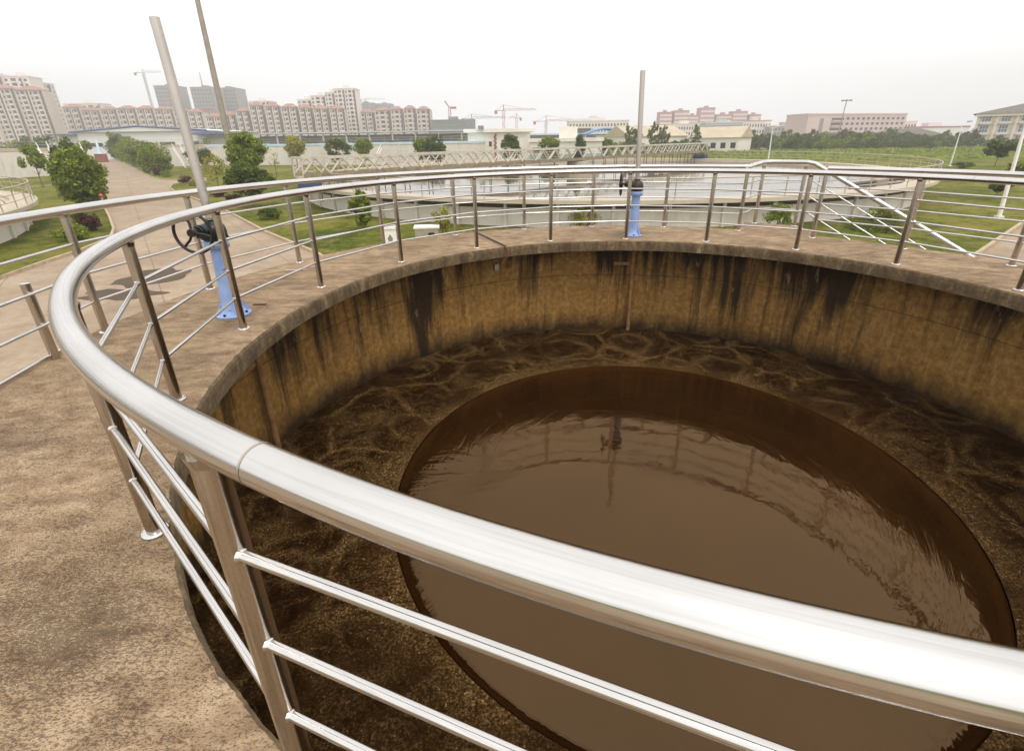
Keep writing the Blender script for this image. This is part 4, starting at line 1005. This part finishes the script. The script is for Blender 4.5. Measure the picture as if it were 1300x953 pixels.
for x in (-1.05, -.35, .35, 1.05): fr.box((x, -.1, 1.1), (.10, .08, 2.2))
for z in (.04, 1.05, 2.1): fr.box((0, -.1, z), (2.2, .09, .10))
fr = fr.mesh('frame', WHITEB)
bl = MB(); bl.box((0, -.5, -.35), (3.0, 1.0, .45)); bl.box((0, -.3, -.75), (2.2, .6, .3)); bl = bl.mesh('balcony', APT2)
for j in range(7):
    for i in range(3):
        wo = link('window', aw, h0, ((j+.5)*bw, 0, fh*i+fh*.34)); link('frame', fr, wo); link('balcony', bl, h0, ((j+.5)*bw, 0, fh*i+fh*.34))
    MB().box((j*bw+.3, -.2, H_/2), (.7, .4, H_*.98)).build('pilaster', APT2, h0)
MB().box((W_/2, -.5, H_-.4), (W_+1.4, 1.0, .8)).build('cornice', APT2, h0)

# ------------------------------------------------------------------ cranes
def crane(px, ytop, D, label, jl=30, jr=10, mat=REDP, jy=None, th=1.6, luff=False):
    b = xy(px, D); h = Dp(px, ytop, D).z-GZ; o = thing('tower_crane', (b.x, b.y, GZ), label, 'crane')
    hj = h*.86 if jy is None else Dp(px, jy, D).z-GZ
    m = MB()
    for sx, sy in ((-1,-1),(1,-1),(1,1),(-1,1)): m.box((sx*th/2, sy*th/2, hj/2), (.3, .3, hj))
    k = int(hj/3)
    for i in range(k): z0, z1 = hj*i/k, hj*(i+1)/k; s_ = 1 if i % 2 else -1; m.tube([(-s_*th/2, -th/2, z0), (s_*th/2, -th/2, z1)], .12, 4); m.box((0, -th/2, z1), (th, .15, .15))
    m.build('tower', mat, o)
    if luff:
        MB().tube([(0, 0, hj), (jl*.35, 0, hj+abs(jl)*.5)], .5, 5).build('jib', mat, o); MB().box((-3 if jl > 0 else 3, 0, hj), (5, 1.5, 1.6)).build('counterweight', mat, o); return
    m = MB(); m.box((jl/2, 0, hj), (abs(jl), .25, .25)); m.box((jl/2, 0, hj+1.2), (abs(jl)*.94, .2, .2))
    q = int(abs(jl)/3)
    for i in range(q): x0, x1 = jl*i/q, jl*(i+1)/q; m.tube([(x0, 0, hj+(1.2 if i % 2 else 0)), (x1, 0, hj+(0 if i % 2 else 1.2))], .1, 4)
    m.build('jib', mat, o)
    sgn = -1 if jl > 0 else 1
    m = MB(); m.box((sgn*jr/2, 0, hj), (jr, .9, .4)); m.build('counter_jib', mat, o)
    MB().box((sgn*(jr-1), 0, hj-1.2), (2.2, 1.4, 2.6)).build('counterweight', mat, o)
    m = MB(); m.tube([(0, 0, hj), (0, 0, h)], .35, 5); m.tube([(0, 0, h), (jl*.6, 0, hj+1.2)], .1, 4); m.tube([(0, 0, h), (sgn*jr*.8, 0, hj)], .1, 4); m.build('apex', mat, o)
    MB().box((.8 if jl > 0 else -.8, -1.4, hj-1.4), (1.6, 1.6, 2.0)).build('cab', APT2, o)
crane(205, 88, 600, 'thin grey tower crane left of the nearer stem tube', 20, 10, GREYP, 92)
crane(573, 128, 430, 'red luffing crane above the netted building', -10, 6, REDP, 137, luff=True)
crane(600, 145, 430, 'grey tower crane with a long jib at the right end of the netted building', 28, 8, GREYP, 150.5)
crane(640, 133, 420, 'tallest red tower crane above the cream control building', 26, 7, REDP, 140.5)
crane(656, 144, 520, 'small pinkish tower crane just right of the tallest red crane', -8, 5, REDP, 150)
crane(693, 147, 460, 'red tower crane with a long pale jib left of the white office block', 38, 11, REDP, 154)
crane(470, 124, 800, 'faint grey crane over the hazy blocks', 30, 8, GREYP, 126.5)

# ------------------------------------------------------------------ lamp posts, masts
mb_ = G(302, 231); hm = thing('high_mast', (mb_.x, mb_.y, GZ), 'tall grey lamp mast rising out of the top of the picture', 'mast')
MB().tube([(0, 0, 0), (.0, 0, 9), (0, 0, 18), (0, 0, 30)], [.40, .34, .28, .18], 16).build('pole', MAST, hm)
for z in (4.5, 10.5, 16.5): MB().lathe([(.40-.009*z, z-.08), (.42-.009*z, z), (.40-.009*z, z+.08)], 16).build('joint_collar', MAST, hm)
m = MB(); m.cyl((0, 0, 30), (0, 0, 30.3), 1.2, n=16); m.build('lamp_ring', MAST, hm)
def lamp(pxb, pyb, h, label, lean=(0, 0), arms=1, r=.09, adir=0.0, panel=False):
    b = G(pxb, pyb); o = thing('lamp_post', (b.x, b.y, GZ), label, 'lamp post')
    tp = Vector((lean[0], lean[1], h)); MB().tube([(0,0,0), tp*.5, tp], [r, r*.8, r*.55], 10).build('pole', POLEW, o)
    for k in range(arms):
        a = adir+PI*k; e = tp+Vector((math.cos(a)*.9, math.sin(a)*.9, .35))
        MB().tube([tp, e], .035, 6).build('arm', POLEW, o); MB().box(e+Vector((0, 0, .02)), (.55, .25, .12), a).build('lamp_head', GREYP if panel else POLEW, o)
    MB().box((0, 0, .04), (.32, .32, .10)).build('base', POLEW, o)
    return o
def lamp_at(pxb, pyb, pxt, pyt, label, **k):
    b = G(pxb, pyb); t_ = Dp(pxt, pyt, b.y); lamp(pxb, pyb, t_.z-GZ, label, lean=(t_.x-b.x, 0), **k)
b_ = G(1268, 276); t_ = Dp(1302, 158, b_.y)
lamp(1268, 276, (t_.z-GZ)*1.15, 'white lamp pole nearest on the right lawn, leaning out of the frame', lean=((t_.x-b_.x)*1.12, 0), r=.11)
lamp_at(1206, 211, 1222, 158, 'white lamp pole in the field left of the hip roofed building', panel=True)
lamp_at(975, 205, 981, 163, 'white twin arm lamp pole in front of the tree belt', arms=2, r=.12)
lamp_at(1035, 187, 1039, 170, 'small white lamp pole before the pink building', r=.12)
lamp_at(828, 190, 831, 166, 'white arm lamp pole by the feathery trees', arms=2, r=.14)
lamp_at(683, 196, 682, 160, 'thin dark lamp pole beside the low cream wing', r=.1) if False else None
b = xy(1062, 250); fm_ = thing('floodlight_mast', (b.x, b.y, GZ), 'far floodlight mast with a round lamp crown above the pink building', 'mast')
hh = Dp(1065, 127, 250).z-GZ; MB().tube([(0,0,0), (.6, 0, hh)], [.35, .16], 8).build('pole', GREYP, fm_)
MB().cyl((.6, 0, hh-.5), (.6, 0, hh), 1.6, 1.0, n=12).build('lamp_ring', GREYP, fm_)
for k in range(6):
    a = k*PI/3; MB().box((.6+1.9*math.cos(a), 1.9*math.sin(a), hh-.3), (.9, .6, .6), a).build('floodlight', GREYP, fm_)

# ------------------------------------------------------------------ small street furniture
bx = G(497, 312); o = thing('waste_bin', (bx.x, bx.y, GZ), 'small white litter box with a dark mark on the lawn behind the railing', 'litter bin', rz=rad(10))
MB().box((0, 0, .40), (.62, .5, .8)).build('body', POLEW, o); MB().box((0, 0, .86), (.72, .6, .10)).build('lid', POLEW, o)
m = MB(); m.poly([(-.08, -.255, .25), (.08, -.255, .25), (.12, -.255, .38), (.0, -.255, .58), (-.12, -.255, .38)]); m.build('emblem', simple('emblem_brown', '#8a7a68', .7), o)
bx = G(543, 303); o = thing('cabinet', (bx.x, bx.y, GZ), 'grey steel cabinet with a pitched lid on the lawn beside the light sapling', 'cabinet', rz=rad(6))
MB().box((0, 0, .28), (1.15, .7, .56)).build('body', GALV, o); MB().box((0, 0, .60), (1.25, .8, .08)).build('lid', POLEW, o); MB().box((.22, -.36, .28), (.3, .03, .14)).build('label_plate', BLACK, o)
bp = G(134, 266); o = thing('bollard', (bp.x, bp.y, GZ), 'thin post with a red ball top beside the big round bush', 'bollard')
MB().cyl((0, 0, 0), (0, 0, 1.0), .05, n=10).build('pole', KERB, o); MB().lathe([(0, 0.9), (.09, .93), (.14, 1.04), (.09, 1.15), (0, 1.18)], 14).build('ball', REDS, o)
gp_ = G(128, 198.5); o = thing('gate_booth', (gp_.x*.62, gp_.y*.62, GZ), 'red brick gate booth with a pale blue top at the end of the road', 'booth')
MB().box((0, 0, 1.2), (3, 1.2, 2.4)).build('wall', simple('red_brick', '#8e4a3a', .85), o)
MB().lathe([(1.0, 2.4), (.4, 3.4), (.25, 6.0), (0, 6.1)], 10).build('cone_top', LBLUE, o)
# vehicles parked along the basin: pale roof shapes under the tree belt
wf = thing('fence_wall', xy(676, 92)+Vector((0, 0, GZ)), 'low pale blue green wall behind the truss bridge', 'wall')
MB().box((6, 0, 1.0), (13, .3, 2.0)).build('panel', simple('teal_wall', '#7f9c9c', .7), wf)

# ------------------------------------------------------------------ haze
hz = N('haze_air'); hz.n.remove(hz.b)
pv = hz.n.new('ShaderNodeVolumePrincipled'); pv.inputs['Color'].default_value = (.97, .95, .93, 1); pv.inputs['Density'].default_value = .0010; pv.inputs['Anisotropy'].default_value = .2
hz.t.links.new(pv.outputs[0], hz.n['Material Output'].inputs['Volume'])
tag(MB().box((0, 530, 60), (2400, 1240, 128.5)).build('haze', hz.m), 'pale even haze over the plant and the city', 'haze', kind='stuff')
for o in list(bpy.data.objects):
    for k in ('w', 'h'):
        if k in o: del o[k]
